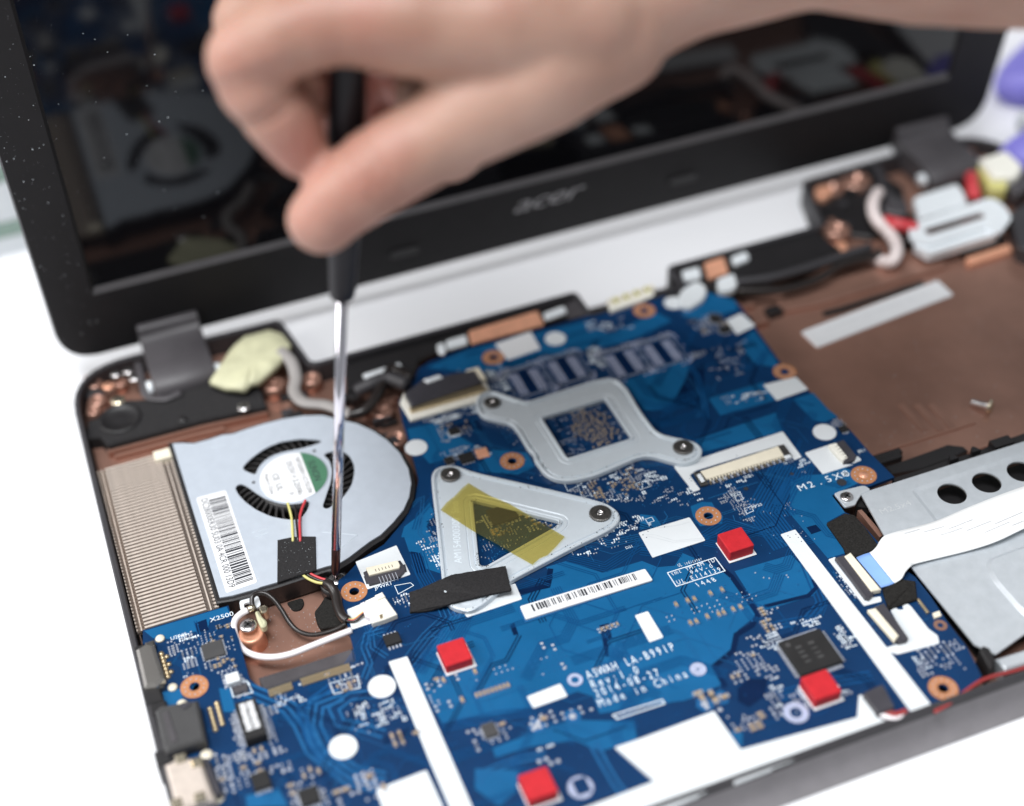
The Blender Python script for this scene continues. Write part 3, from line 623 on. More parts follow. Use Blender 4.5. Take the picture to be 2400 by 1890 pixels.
def flat(name, polys, z, mat, parent=None, dz=.003):
    b = MB()
    for pl in polys:
        z += dz
        pl = ccw(pl); hh = [h for h in holes if all(inside(q, pl) for q in h)]; rr_ = [pl]+[ccw(h)[::-1] for h in hh]
        tris = tessellate_polygon([[Vector((p.x, p.y, 0)) for p in r] for r in rr_]); pl = [p for r in rr_ for p in r]
        fs = []
        for t in tris:
            a, b_, c = [pl[i] for i in t]
            if (b_.x-a.x)*(c.y-a.y)-(b_.y-a.y)*(c.x-a.x) < 0: t = t[::-1]
            fs.append(tuple(t))
        b.add([(p.x, p.y, z) for p in pl], fs)
    return b.build(name, mat, parent or mb)
pours = [
 P('c5', [(540, 630), (800, 520), (1570, 330), (1700, 420), (2000, 280), (2100, 330), (1900, 430), (1780, 470), (1030, 640), (830, 660)]),
 P('c5', [(1780, 720), (2100, 600), (2169, 590)])+P('c6', [(60, 560), (10, 720), (-70, 860), (-150, 900)])+P('c5', [(1930, 900)]),
 P('c6', [(0, 100), (330, 200), (350, 260), (120, 330), (0, 300)]),
 P('c6', [(165, 825), (520, 720), (590, 835), (240, 935)]),
 P('c6', [(95, 1085), (590, 915), (635, 1035), (20, 1195)]),
 P('c6', [(700, 830), (830, 790), (925, 895), (985, 940), (900, 975), (830, 965)]),
 P('c6', [(370, 470), (450, 390), (600, 590), (600, 630), (440, 600)]),
 P('f2', [(1640, 490), (1800, 480), (2010, 400), (2135, 450), (2200, 560), (1920, 690), (2050, 860), (1870, 960), (1960, 1100), (2080, 1260), (1880, 1320), (1640, 1040), (1490, 860), (1510, 560)]),
 P('f2', [(505, 800), (620, 755), (720, 760), (740, 800), (830, 900), (820, 970), (600, 1000), (530, 900)]),
 P('f2', [(0, 880), (150, 895), (215, 985), (100, 1030), (0, 1020)]),
 P('c8', [(700, 500), (1150, 370), (1330, 310), (1345, 250), (1300, 190), (1430, 150), (1660, 225), (1910, 150), (2010, 190), (2120, 180)])+P('c9', [(0, 100), (190, 180), (310, 250), (465, 500), (350, 590), (335, 690), (210, 810), (260, 930), (60, 1020), (0, 1040)])+P('c8', [(2150, 1040), (1640, 1120), (1600, 1010), (1500, 980), (1200, 1090), (640, 1180), (470, 870)]),
 P('c9', [(330, 215), (690, 110), (820, 250), (860, 330), (830, 370), (500, 470), (460, 420)]),
 P('c8', [(960, 1340), (1250, 1230), (1480, 1160), (1860, 1170), (1880, 1285), (1650, 1360), (1480, 1290), (1200, 1330), (980, 1400)]),
 P('c7', [(645, 595), (1170, 440), (1195, 500), (1060, 525), (1050, 590), (960, 600), (870, 650), (700, 640)]),
 P('c8', [(400, 0), (620, 0), (630, 230), (540, 200), (520, 120), (430, 90)]),
 P('c5', [(400, 1640), (480, 1580), (560, 1480), (590, 1560), (540, 1640), (580, 1708), (380, 1708)]),
 P('c5', [(870, 1250), (960, 1150), (1180, 1170), (1230, 1260), (1120, 1310), (880, 1290)]),
 P('c5', [(420, 1020), (600, 980), (860, 1130), (800, 1180), (560, 1240), (440, 1100)]),
 P('c8', [(850, 1470), (1130, 1480), (1110, 1620), (1000, 1708), (850, 1600)]),
 P('c7', [(690, 1000), (880, 960), (900, 1080), (720, 1090)]),
 P('c7', [(1120, 960), (1190, 960), (1230, 1110), (1150, 1110)]),
 P('c7', [(1290, 1640), (1500, 1600), (1560, 1708), (1300, 1720)]),
 P('c9', [(830, 20), (900, 0), (1000, 90), (960, 130), (900, 100)]),
 P('c9', [(270, 1240), (380, 1220), (380, 1330), (300, 1330)]),
]
stuff(flat('copper_pour', pours, .005, M_['pour']))
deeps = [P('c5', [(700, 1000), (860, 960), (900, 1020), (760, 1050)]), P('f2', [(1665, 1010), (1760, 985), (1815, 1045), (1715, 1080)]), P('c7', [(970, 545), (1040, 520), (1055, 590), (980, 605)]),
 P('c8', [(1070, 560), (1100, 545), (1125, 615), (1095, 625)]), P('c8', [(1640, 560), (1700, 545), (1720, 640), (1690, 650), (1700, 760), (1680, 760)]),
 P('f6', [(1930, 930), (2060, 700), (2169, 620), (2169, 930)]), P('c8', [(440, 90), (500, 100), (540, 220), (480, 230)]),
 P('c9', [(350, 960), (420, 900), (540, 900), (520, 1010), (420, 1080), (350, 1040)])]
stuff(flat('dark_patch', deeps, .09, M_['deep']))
def ribbon_path(pts, wd):
    n = len(pts); L_, R_ = [], []
    for i in range(n):
        t1 = (pts[i]-pts[i-1]).normalized() if i else (pts[1]-pts[0]).normalized()
        t2 = (pts[i+1]-pts[i]).normalized() if i < n-1 else t1
        nn = Vector((-t1.y-t2.y, t1.x+t2.x)).normalized(); k = wd/2/max(.5, nn.dot(Vector((-t1.y, t1.x))))
        L_.append(pts[i]+nn*k); R_.append(pts[i]-nn*k)
    return L_, R_
BZ = [.115]
def bundle(mbu, k, pts, n, pitch, wd, z=None):
    BZ[0] += .0012; z = BZ[0]
    base_ = [at(k, *p).to_2d() for p in pts]
    for j in range(n):
        off = (j-(n-1)/2)*pitch; q, _ = ribbon_path(base_, 2*off) if off >= 0 else (ribbon_path(base_, -2*off)[1], 0)
        if off == 0: q = base_
        L_, R_ = ribbon_path(q, wd); m2 = len(q)
        mbu.add([(p.x, p.y, z) for p in L_+R_], [(i, i+m2, i+m2+1, i+1) for i in range(m2-1)])
t1, t2, t3 = MB(), MB(), MB()
bundle(t2, 'c8', [(390, 860), (560, 640), (700, 510), (660, 420)], 5, 1.3, .32)
bundle(t1, 'c8', [(480, 100), (520, 230), (560, 300)], 6, .8, .3)
bundle(t1, 'c8', [(470, 850), (600, 700), (740, 480)], 4, .9, .4)
bundle(t1, 'f2', [(1480, 380), (1260, 780), (1220, 870), (1300, 960), (1480, 1200)], 10, 1.0, .62)
bundle(t1, 'f2', [(1690, 340), (1620, 520), (1530, 560), (1420, 780), (1500, 900)], 6, .9, .5)
bundle(t1, 'f2', [(0, 1250), (150, 1270), (600, 1120), (870, 960), (1010, 1000), (1270, 1060)], 4, .9, .3)
bundle(t1, 'f2', [(600, 1130), (760, 1080), (880, 1000)], 3, .8, .3)
bundle(t1, 'f2', [(640, 1160), (800, 1190)], 4, .8, .3)
bundle(t2, 'f2', [(680, 725), (860, 665), (950, 630), (1180, 560)], 1, 1, .3)
bundle(t2, 'f2', [(1190, 450), (1250, 560), (1330, 600)], 1, 1, .28)
bundle(t2, 'f2', [(240, 850), (275, 905), (230, 980)], 1, 1, .28)
bundle(t2, 'f2', [(930, 890), (950, 950), (1100, 1000), (1260, 1050), (1560, 1250)], 1, 1, .26)
bundle(t1, 'c8', [(1440, 130), (1680, 190), (1900, 50), (2169, 100)], 5, .8, .28)
bundle(t1, 'c5', [(600, 1440), (500, 1560), (470, 1660)], 3, .9, .35)
bundle(t1, 'c5', [(900, 1320), (860, 1240), (800, 1180), (870, 1120)], 4, .9, .35)
bundle(t2, 'g5', [(230, 1230), (280, 1170), (330, 1150), (300, 1450), (350, 1500)], 2, .8, .26)
bundle(t2, 'g5', [(1900, 1050), (1960, 1110), (2080, 1130)], 3, .7, .22)
bundle(t2, 'g5', [(1650, 1530), (1800, 1500), (1900, 1540), (2169, 1480)], 4, .8, .25)
for pts in ([(1300, 970), (1560, 1080), (1640, 1180), (1720, 1350), (1950, 1530), (2169, 1580)], [(1900, 1000), (1740, 1060), (1720, 1200), (1800, 1380), (1980, 1500), (2169, 1540)]):
    bundle(t2, 'c7', pts, 3, 2.0, .9)
bundle(t1, 'c7', [(1830, 950), (1640, 1090), (1700, 1300), (1780, 1420)], 2, 1.6, .9)
bundle(t2, 'c7', [(2169, 1250), (2000, 1200), (1890, 1180), (1850, 1090), (1960, 1010), (2169, 990)], 2, 2.4, .8)
bundle(t2, 'c7', [(2169, 590), (2060, 620), (2040, 700), (2080, 800), (2040, 900)], 2, 1.4, .5)
bundle(t2, 'c8', [(250, 540), (190, 600), (200, 700), (290, 760)], 2, 1.2, .4)
bundle(t2, 'c8', [(870, 1560), (900, 1500), (1100, 1420), (1300, 1380)], 2, 1.6, .7)
bundle(t2, 'c8', [(1600, 1320), (1740, 1560), (1800, 1640)], 2, 1.8, .8)
bundle(t1, 'c8', [(640, 1210), (1000, 1130), (1200, 1110)], 3, 1.2, .5)
bundle(t1, 'c9', [(600, 560), (800, 520), (880, 420), (760, 130)], 3, 1.2, .5)
bundle(t1, 'c9', [(600, 1010), (900, 930), (1200, 880)], 3, 1.4, .6)
bundle(t3, 'c9', [(230, 180), (310, 250), (480, 490), (440, 560), (340, 620), (320, 720), (200, 820), (270, 950)], 1, 1, 1.5)
bundle(t3, 'c9', [(520, 440), (800, 370), (850, 320), (830, 270)], 1, 1, 1.2)
bundle(t3, 'c8', [(1130, 350), (1310, 310), (1330, 200)], 1, 1, 1.6)
bundle(t3, 'c6', [(640, 1040), (700, 1100), (620, 1230)], 1, 1, 1.4)
bundle(t1, 'c6', [(0, 560), (90, 680), (140, 860), (150, 960)], 2, 1.2, .6)
bundle(t1, 'c6', [(380, 640), (480, 600), (540, 520)], 2, 1.4, .7)
bundle(t1, 'f6', [(1700, 900), (1900, 960), (2100, 900)], 3, 1.2, .5)
bundle(t2, 'f2', [(0, 350), (60, 400), (330, 360)], 2, .8, .25)
rnd = random.Random(77); bx0, bx1 = min(p.x for p in outl), max(p.x for p in outl); by0, by1 = min(p.y for p in outl), max(p.y for p in outl)
brd_in = inset(outl, 2)
t4 = MB()
def walk(mbu, wd, n_par, segs, gap=.7):
    for _ in range(30):
        p = Vector((rnd.uniform(bx0, bx1), rnd.uniform(by0, by1)))
        if inside(p, brd_in): break
    a = rnd.choice((0, 1, 2, 3, 4, 5, 6, 7)); pts = [p]
    for _ in range(segs):
        q = pts[-1]+Vector((math.cos(a*math.pi/4), math.sin(a*math.pi/4)))*rnd.uniform(3, 16)
        if not inside(q, brd_in): break
        pts.append(q); a += rnd.choice((-1, 1))
    if len(pts) < 2: return
    BZ[0] += .0002
    for j_ in range(n_par):
        off = (j_-(n_par-1)/2)*gap; q_ = pts if abs(off) < 1e-6 else (ribbon_path(pts, 2*off)[0] if off > 0 else ribbon_path(pts, -2*off)[1])
        L_, R_ = ribbon_path(q_, wd); m2 = len(q_)
        mbu.add([(c.x, c.y, BZ[0]) for c in L_+R_], [(i_, i_+m2, i_+m2+1, i_+1) for i_ in range(m2-1)])
for _ in range(95): walk(t1, .24, rnd.choice((1, 2, 3, 5)), rnd.randint(2, 5))
for _ in range(40): walk(t2, .2, rnd.choice((1, 1, 2)), rnd.randint(2, 4))
for _ in range(45): walk(t3, .3, rnd.choice((1, 2, 3)), rnd.randint(2, 4), .9)
for _ in range(420):
    p = Vector((rnd.uniform(bx0, bx1), rnd.uniform(by0, by1)))
    if inside(p, brd_in): t2.cyl((p.x, p.y), rnd.uniform(.15, .26), .1, .186, 8)
stuff(t1.build('copper_trace', M_['trace'], mb)); stuff(t2.build('copper_trace', M_['trace2'], mb)); stuff(t3.build('isolation_gap', M_['deep'], mb))

# screw hole rings with their dots of solder
for i, (k, x, y) in enumerate(RINGS):
    p = at(k, x, y).to_2d(); ro = 3.95
    o = MB().prism(circle(p, ro, 36), .02, .2, holes=[circle(p, 1.5, 20)]).build('screw_hole_ring', M_['ring'], mb)
    d = MB()
    for j in range(11):
        a = j*2*math.pi/11; c = (p.x+2.75*math.cos(a), p.y+2.75*math.sin(a)); d.lathe((c[0], c[1], .2), [(.26, 0), (.2, .12), (0, .16)], 8)
    d.build('solder_dots', M_['silver'], o, True)
    if i == 3: MB().lathe((p.x, p.y, -2), [(1.5, 2.2), (1.5, 1.4), (1.0, 1.3), (.9, .2), (0, .1)], 20).build('bushing', M_['copper_hi'], o, True)
MB().cyl(bk, 1.6, -1.3, -1.1, 16).build('hole_shadow', M_['chip'], mb)
MB().prism(circle(bk, 1.5, 18), .05, .2).build('hole_dark_disc', M_['ink'], mb)  # flat black discs paint the dark inside of the small holes
p = at('f2', 1060, 625); MB().prism(circle((p.x, p.y), .75, 14), .02, .2).build('hole_dark_disc', M_['ink'], mb)
p = at('f2', 1520, 478); MB().prism(circle((p.x, p.y), .6, 14), .02, .2).build('hole_dark_disc', M_['ink'], mb)

# white insulator patches
PZ = [.215]
def patch(k, pts, z=None, rr=.4, mat='white', name='white_insulator'):
    PZ[0] += .002; z = PZ[0]
    return MB().prism(rounded(P(k, pts, z), rr, 3), .01, z).build(name, M_[mat], mb)
def disc(k, x, y, r=3.7):
    p = at(k, x, y); return MB().cyl((p.x, p.y), r, .01, .28, 40).build('white_disc', M_['white'], mb)
patch('c8', [(90, 155), (350, 50), (440, 235), (165, 330)])
patch('c8', [(35, 458), (160, 408), (345, 470), (352, 490), (66, 586)])
patch('c8', [(660, 430), (1105, 292), (1148, 392), (797, 508), (770, 462)])
s4 = patch('f2', [(-15, 1062), (495, 908), (655, 1140), (125, 1312)])
patch('f2', [(338, 402), (1428, 50), (1620, 306), (1545, 335), (1440, 200), (1400, 185), (560, 440), (498, 487), (602, 630), (535, 655)])
patch('f2', [(1650, 264), (1890, 184), (2040, 380), (2135, 380), (1830, 476)])
patch('e1', [(400, 990), (470, 935), (508, 975), (430, 1010)])
patch('f2', [(1405, 1080), (1553, 1030), (2916, 2787), (2711, 2858)])
patch('c8', [(300, 790), (418, 755), (560, 1080), (830, 1708), (900, 1880), (780, 1930), (560, 1420), (380, 980)])
patch('e2', [(175, 690), (245, 665), (560, 1080), (700, 1060), (710, 1110), (535, 1155)])
patch('e2', [(800, 1200), (850, 1170), (880, 1195), (930, 1190), (920, 1150), (965, 1130), (1005, 1160), (1180, 1385), (1270, 1450), (1290, 1530), (870, 1640), (700, 1590), (860, 1540), (970, 1500)])
for q in (('e1', 138, 702, 3.7), ('g5', 272, 725, 3.7), ('f6', 1090, 450, 3.7), ('c8', 258, 950, 3.9), ('c7', 1910, 1335, 3.9), ('f6', 1950, 190, 3.5),): disc(*q)
patch('c6', [(275, 330), (372, 284), (462, 362), (345, 418)])
patch('c6', [(512, 738), (720, 688), (797, 766), (598, 836)])
patch('f3', [(468, 762), (632, 708), (828, 1035), (652, 1098)])
patch('c8', [(1178, 1012), (1392, 928), (1438, 1008), (1220, 1085)])
lb = patch('f6', [(650, 485), (910, 395), (982, 520), (745, 602)], mat='white2', name='white_label')
for q in ((760, 500), (860, 470), (830, 555), (900, 530)):
    p = at('f6', *q); MB().box(p.x-1, p.y-.3, .17, p.x+1, p.y+.3, .19).build('print_mark', M_['ink_grey'], lb)
patch('c8', [(220, 1602), (540, 1478), (650, 1720), (300, 1830)])
for k, x, y in (('f2', 80, 1050), ('f2', 245, 1005), ('f2', 30, 1085), ('f2', 65, 1110), ('f2', 1480, 1095), ('f2', 1500, 1110), ('f2', 1560, 1080), ('f2', 1585, 1110), ('f2', 1615, 1150), ('f2', 460, 375), ('f2', 490, 380), ('f2', 970, 290), ('f2', 500, 520), ('f2', 515, 545)):
    p = at(k, x, y, .25); MB().cyl((p.x, p.y), .16, .2, .31, 6).build('pinhole', M_['deep'], mb)
tr_ = MB()
for pts in ([(60, 1085), (150, 1090), (350, 1150), (640, 1120)], [(70, 1100), (330, 1165), (620, 1140)], [(180, 1020), (400, 990), (500, 960)]):
    bz = BZ[0]; BZ[0] = .255; bundle(tr_, 'f2', [q for q in pts], 1, 1, .22); BZ[0] = bz
stuff(tr_.build('trace_relief', M_['emboss'], mb))
# bar code strip, a thick label standing a little proud
bs = MB().prism(P('c8', [(1128, 462), (1950, 215), (1978, 275), (1170, 545)], .1), .04, .25).build('strip_base_film', M_['trace2'], mb)  # pale blue base film showing under the label
bs = MB().bprism(rounded(P('c8', [(1134, 436), (1930, 197), (1980, 270), (1172, 520)], .8), .5, 3), .25, .8, .1).build('barcode_strip', M_['white2'], mb)
bb = MB(); random.seed(11)
A_, B_ = at('c8', 1210, 445, .8).to_2d(), at('c8', 1868, 245, .8).to_2d(); dd = (B_-A_).normalized(); L0 = (B_-A_).length; nn = Vector((-dd.y, dd.x)); s_ = 0
while s_ < L0:
    wd = random.choice((.22, .22, .35, .6)); h0 = -1.2-random.random()*.5; h1 = .9+random.random()*.2; c0 = A_+dd*s_
    bb.add([(q.x, q.y, .83) for q in (c0+nn*h0, c0+dd*wd+nn*h0, c0+dd*wd+nn*h1, c0+nn*h1)], [(0, 1, 2, 3)]); s_ += wd+random.choice((.2, .3, .5, .8))
bb.build('barcode', M_['ink'], bs)

# silkscreen writing
def silk(s, k, x, y, size, mat='silk', rot=0, **kw): p = at(k, x, y); return text(s, p.x, p.y, .2, size, M_[mat], mb, rot=rot, **kw)
silk('M2.5X8', 'f2', 1835, 545, 3.7, mono=.8, fit=17.6)
b = MB(); p = at('f2', 2048, 478); b.add([(p.x-.9, p.y-1.0, .2), (p.x+1.5, p.y, .2), (p.x-.9, p.y+1.0, .2)], [(0, 1, 2)]).build('printed_arrow', M_['silk'], mb)
silk('JKB1', 'f2', 1080, 505, 1.7); silk('26', 'f2', 1455, 370, 1.4); silk('JBL1', 'e1', 505, 890, 1.6); silk('RP19', 'f2', 960, 680, 1.5, sx=1.1); silk('RP20', 'f2', 1170, 798, 1.5, sx=1.1)
silk('J8', 'f2', 95, 985, 1.3); silk('RP39', 'f2', 0, 945, 1.4); silk('D21', 'c8', 1828, 65, 1.4); silk('JPWR1', 'g6', 1695, 405, 1.9); silk('X2500', 'c7', 1138, 508, 2.3, sx=1.15)
silk('PC94', 'c5', 885, 1610, 1.3); silk('U2F49', 'c7', 865, 632, 1.8)
def silkfit(t_, k, x0, y0, x1, y1, size, **kw):
    a, b_ = at(k, x0, y0), at(k, x1, y1); return text(t_, (a.x+b_.x)/2, (a.y+b_.y)/2, .2, size, M_['silk'], mb, fit=(b_-a).length, rot=math.atan2(b_.y-a.y, b_.x-a.x)*.3, **kw)
silkfit('A5WAH LA-B991P', 'c8', 1555, 880, 2110, 695, 4.0, mono=.8); silkfit('Rev:1.0', 'c8', 1585, 935, 1885, 845, 3.8, mono=.8)
silkfit('2014-08-27', 'c8', 1612, 995, 2015, 860, 3.8, mono=.8); silkfit('Made in China', 'c8', 1632, 1060, 2190, 865, 3.8, mono=.8)
silkfit('UL indicator', 'f3', 1005, 140, 1305, 60, 1.8, mono=.7); silkfit('tmt YM-4M JD', 'f3', 925, 245, 1465, 75, 2.1, mono=.75)
silkfit('94V-0', 'f3', 1160, 230, 1440, 150, 2.0, mono=.8); silkfit('UL E114139', 'f3', 990, 350, 1540, 195, 2.3, mono=.8); silkfit('1448', 'f3', 1235, 385, 1475, 315, 2.5, shear=-.3, mono=.8)
def frame(k, pts, wd=.22, mat='silk', z=.195):
    b = MB(); q = ccw(P(k, pts)); i_ = inset(q, wd); n = len(q)
    b.add([(p.x, p.y, z) for p in q+i_], [(i, (i+1) % n, (i+1) % n+n, i+n) for i in range(n)]); return b.build('printed_frame', M_[mat], mb)
frame('f3', [(868, 232), (1475, 38), (1605, 212), (985, 410)], .3)
frame('f2', [(940, 700), (1010, 680), (1040, 730), (970, 755)], .18); frame('f2', [(1040, 825), (1115, 800), (1140, 850), (1070, 880)], .18)
frame('f2', [(50, 930), (120, 910), (145, 950), (75, 975)], .18); frame('f2', [(20, 560), (70, 540), (105, 605), (20, 635)], .18)
frame('c5', [(1410, 1360), (1500, 1330), (1530, 1370), (1440, 1420)], .15); frame('c5', [(1490, 1350), (1560, 1400), (1590, 1440), (1530, 1460)], .15)
frame('c5', [(1865, 1370), (1930, 1345), (1965, 1385), (1900, 1410)], .18)
frame('g6', [(1810, 400), (1975, 370), (2010, 400), (1850, 490)], .2)
frame('c7', [(1185, 940), (1300, 910), (1340, 990), (1210, 1020)], .3); frame('c7', [(1820, 930), (2000, 880), (2020, 960), (1850, 1000)], .25)
frame('c8', [(1720, 1130), (2040, 1030), (2060, 1060), (1750, 1160)], .35)
for k, x, y, r in (('f3', 1260, 1440, 2.3), ('c8', 1485, 907, 2.2)):
    p = at(k, x, y).to_2d(); MB().prism(circle(p, r*.98, 32), .03, .19, holes=[circle(p, r*(.5 if k == 'c8' else .15), 24)]).build('print_or_reflection', M_['lavender'], mb)

# scattered small components ------------------------------------------------------------
pads, caps, ress, ends, vias, silks = MB(), MB(), MB(), MB(), MB(), MB()
def comp(x, y, kind, rot=None, sc_=1.0):
    r = random.choice((0, math.pi/2)) if rot is None else rot
    l, w_ = .5*sc_, .27*sc_
    if kind == 'pad':
        for s_ in (-1, 1): pads.box(x+s_*l-.24*sc_, y-w_, .03, x+s_*l+.24*sc_, y+w_, .22, r, (x, y))
    elif kind == 'dot': pads.cyl((x, y), .28*sc_, .03, .27, 6, .16*sc_)
    elif kind == 'via': vias.cyl((x, y), .27*sc_, .025, .185, 8)
    elif kind in ('cap', 'res'):
        h = .5*sc_ if kind == 'cap' else .32*sc_
        (caps if kind == 'cap' else ress).box(x-l*.75, y-w_*1.1, .03, x+l*.75, y+w_*1.1, h, r, (x, y))
        for s_ in (-1, 1): ends.box(x+s_*l*.95-.2*sc_, y-w_*1.15, .03, x+s_*l*.95+.2*sc_, y+w_*1.15, h+.03, r, (x, y))
    elif kind == 'silk':
        lx = random.uniform(.6, 1.6)
        for i in range(random.choice((2, 3))): silks.box(x+i*.75, y-.35, .05, x+i*.75+.4, y+random.choice((.1, .35)), .19)
def cluster(k, quad, n, kinds, sc_=1.0, grid=None, seed=0):
    if k == 'c7': n = int(n*.62)
    if k == 'c9': n = int(n*.75)
    rnd = random.Random(seed*131+int(quad[0][0])*7+int(quad[0][1])); q = P(k, quad)
    if n <= 0: return
    px_, py_ = 1.32*sc_, .86*sc_
    if grid: px_ = py_ = grid
    x0, x1 = min(p.x for p in q), max(p.x for p in q); y0, y1 = min(p.y for p in q), max(p.y for p in q)
    cells = [(i_, j_) for i_ in range(int((x1-x0)/px_)+1) for j_ in range(int((y1-y0)/py_)+1) if inside(Vector((x0+i_*px_, y0+j_*py_)), q)]
    if not cells: return
    prob = min(1, n/len(cells)*1.15); blk = {}
    for i_, j_ in cells:
        key = (i_//3, j_//4)
        if key not in blk: blk[key] = (rnd.choice(kinds), rnd.choice((0, 0, math.pi/2)), rnd.random(), rnd.uniform(-.2, .2))
        kd, ro_, den, of_ = blk[key]
        if rnd.random() < prob*(1.5 if den > .4 else .35):
            if rnd.random() < .25: kd = rnd.choice(kinds)
            random.seed(rnd.random()); comp(x0+i_*px_+of_, y0+j_*py_+of_*.5, kd, ro_ if kd != 'silk' else 0, sc_)
K1 = ['pad', 'pad', 'dot', 'via', 'silk']; K2 = ['cap', 'res', 'pad', 'pad', 'dot', 'silk']
cluster('c5', [(620, 1540), (580, 1500), (540, 1690), (610, 1708)], 26, ['pad', 'dot', 'via'], .8)
cluster('c8', [(430, 0), (620, 0), (630, 230), (540, 120)], 40, ['dot', 'via', 'pad', 'silk'], .75)
cluster('g5', [(1560, 1080), (2169, 860), (2169, 1180), (1900, 1200)], 80, ['pad', 'pad', 'dot', 'silk', 'cap'], .85)
cluster('g5', [(1900, 860), (2169, 840), (2169, 960), (1950, 950)], 24, K1, .9)
cluster('f2', [(0, 420), (210, 460), (250, 560), (0, 760)], 34, ['pad', 'dot', 'silk', 'via'], .8)
cluster('f2', [(780, 740), (920, 600), (1060, 700), (1060, 900)], 48, ['pad', 'dot', 'dot'], .75)
cluster('f2', [(1020, 740), (1150, 700), (1140, 960), (980, 940)], 26, ['pad', 'dot', 'via'], .75)
cluster('f2', [(1180, 820), (1320, 840), (1360, 1120), (1260, 1080)], 22, ['via', 'dot'], .7)
cluster('f2', [(900, 430), (700, 600), (860, 640), (1100, 560)], 26, ['via', 'dot', 'silk'], .7)
cluster('f2', [(1360, 780), (1560, 760), (1760, 1140), (1620, 1160)], 26, ['via', 'dot'], .6)
cluster('f2', [(300, 560), (640, 700), (480, 800), (60, 800)], 22, ['via', 'pad', 'silk'], .7)
cluster('f2', [(1440, 320), (1700, 300), (1650, 500), (1560, 440)], 18, ['via', 'dot', 'silk'], .7)
cluster('c8', [(1420, 60), (1620, 0), (1860, 30), (1500, 150)], 28, ['dot', 'pad', 'silk', 'via'], .8)
cluster('c5', [(1640, 1640), (1900, 1560), (1860, 1708), (1640, 1708)], 26, K1, .8)
cluster('c5', [(1100, 1130), (1230, 1180), (1280, 1330), (1180, 1360)], 12, ['dot', 'via'], .8)
cluster('c5', [(590, 1000), (820, 970), (830, 1080), (630, 1110)], 60, ['pad', 'dot', 'silk', 'cap'], .95)
cluster('c5', [(450, 960), (850, 850), (870, 920), (600, 990)], 60, ['pad', 'dot', 'silk'], .95)
cluster('c5', [(620, 1170), (850, 1110), (950, 1200), (640, 1240)], 40, ['pad', 'dot', 'silk'], .95)
cluster('c5', [(980, 1000), (1100, 990), (1140, 1130), (1030, 1100)], 16, ['via', 'dot'])
cluster('c5', [(900, 660), (1050, 640), (1060, 780), (960, 780)], 44, ['pad', 'dot', 'silk'], .9)
cluster('f6', [(1290, 340), (1640, 270), (1640, 380), (1320, 400)], 24, ['dot', 'pad', 'silk'], 1.2)
cluster('f8', [(400, 760), (620, 650), (780, 780), (560, 860)], 34, ['cap', 'pad', 'res', 'pad'], 1.3)
cluster('f8', [(420, 1010), (540, 960), (570, 1000), (440, 1070)], 24, ['dot', 'pad'], .9)
cluster('f8', [(600, 960), (900, 900), (900, 1200), (600, 1230)], 30, ['dot', 'pad', 'via'], 1.0)
cluster('f8', [(670, 1380), (1050, 1330), (1050, 1400), (740, 1440)], 26, ['dot', 'pad', 'silk'], .9)
cluster('e1', [(200, 560), (320, 580), (400, 740), (280, 720)], 26, ['pad', 'dot', 'silk', 'res'], 1.0)
cluster('f3', [(780, 760), (1900, 420), (2100, 560), (900, 860)], 60, ['via', 'via', 'dot'], 1.1, 1.6)
cluster('f3', [(180, 1100), (700, 1000), (800, 1250), (200, 1300)], 10, ['via'], 1.2)
cluster('f3', [(280, 900), (480, 860), (500, 1100), (300, 1120)], 10, ['via'], 1.2)
for q in ((985, 640), (1130, 590), (1215, 570), (1415, 500), (1560, 455), (1165, 870), (1240, 850), (1375, 790), (1520, 760), (1580, 740), (1700, 700), (1790, 670)):
    p = at('f3', *q); comp(p.x, p.y, 'cap', math.pi/2, 1.5)
p0, p1 = at('f3', 20, 960), at('f3', 250, 880)
for i in range(8): p = p0.lerp(p1, i/7); comp(p.x, p.y, 'cap' if i % 2 else 'pad', math.pi/2, 1.1)
cluster('c8', [(530, 900), (860, 850), (860, 960), (560, 1100)], 26, ['via', 'dot', 'cap'], 1.3)
cluster('c8', [(880, 860), (1440, 700), (1450, 850), (900, 960)], 60, ['via', 'via', 'dot'], 1.15, 1.7)
for q in ((850, 860), (735, 890), (545, 950), (605, 1090), (690, 1060), (768, 1040), (1280, 690), (1350, 700), (1410, 820), (650, 915), (620, 930)):
    p = at('c8', *q); comp(p.x, p.y, random.choice(('cap', 'pad')), math.pi/2, 1.6)
p0, p1 = at('c8', 860, 1010), at('c8', 1060, 945)
for i in range(9): p = p0.lerp(p1, i/8); comp(p.x, p.y, 'cap', math.pi/2, 1.3)
cluster('c8', [(780, 1180), (1080, 1150), (1080, 1290), (830, 1380)], 60, ['pad', 'cap', 'dot', 'pad'], 1.6)
cluster('c8', [(1180, 1120), (1640, 1060), (1620, 1120), (1200, 1260)], 24, ['cap', 'pad', 'dot'], 2.0)
cluster('c8', [(1220, 1330), (1370, 1310), (1380, 1460), (1240, 1470)], 20, ['dot', 'pad', 'silk'], 2.0)
cluster('c8', [(290, 1260), (490, 1230), (490, 1300), (300, 1340)], 18, ['dot', 'cap', 'pad'], 1.6)
cluster('c8', [(40, 1060), (380, 1030), (400, 1200), (80, 1200)], 44, ['via', 'silk', 'dot'], 1.1)
cluster('c8', [(90, 1470), (300, 1450), (250, 1560), (100, 1560)], 20, ['pad', 'dot', 'cap'], 1.8)
cluster('c7', [(770, 650), (960, 600), (1000, 870), (860, 900)], 90, ['pad', 'dot', 'silk', 'pad'], 1.0)
cluster('c7', [(960, 600), (1200, 540), (1240, 850), (1010, 850)], 110, ['pad', 'dot', 'dot', 'cap', 'res'], 1.0)
cluster('c7', [(1100, 850), (1240, 830), (1290, 960), (1130, 980)], 30, ['pad', 'dot', 'silk'], 1.2)
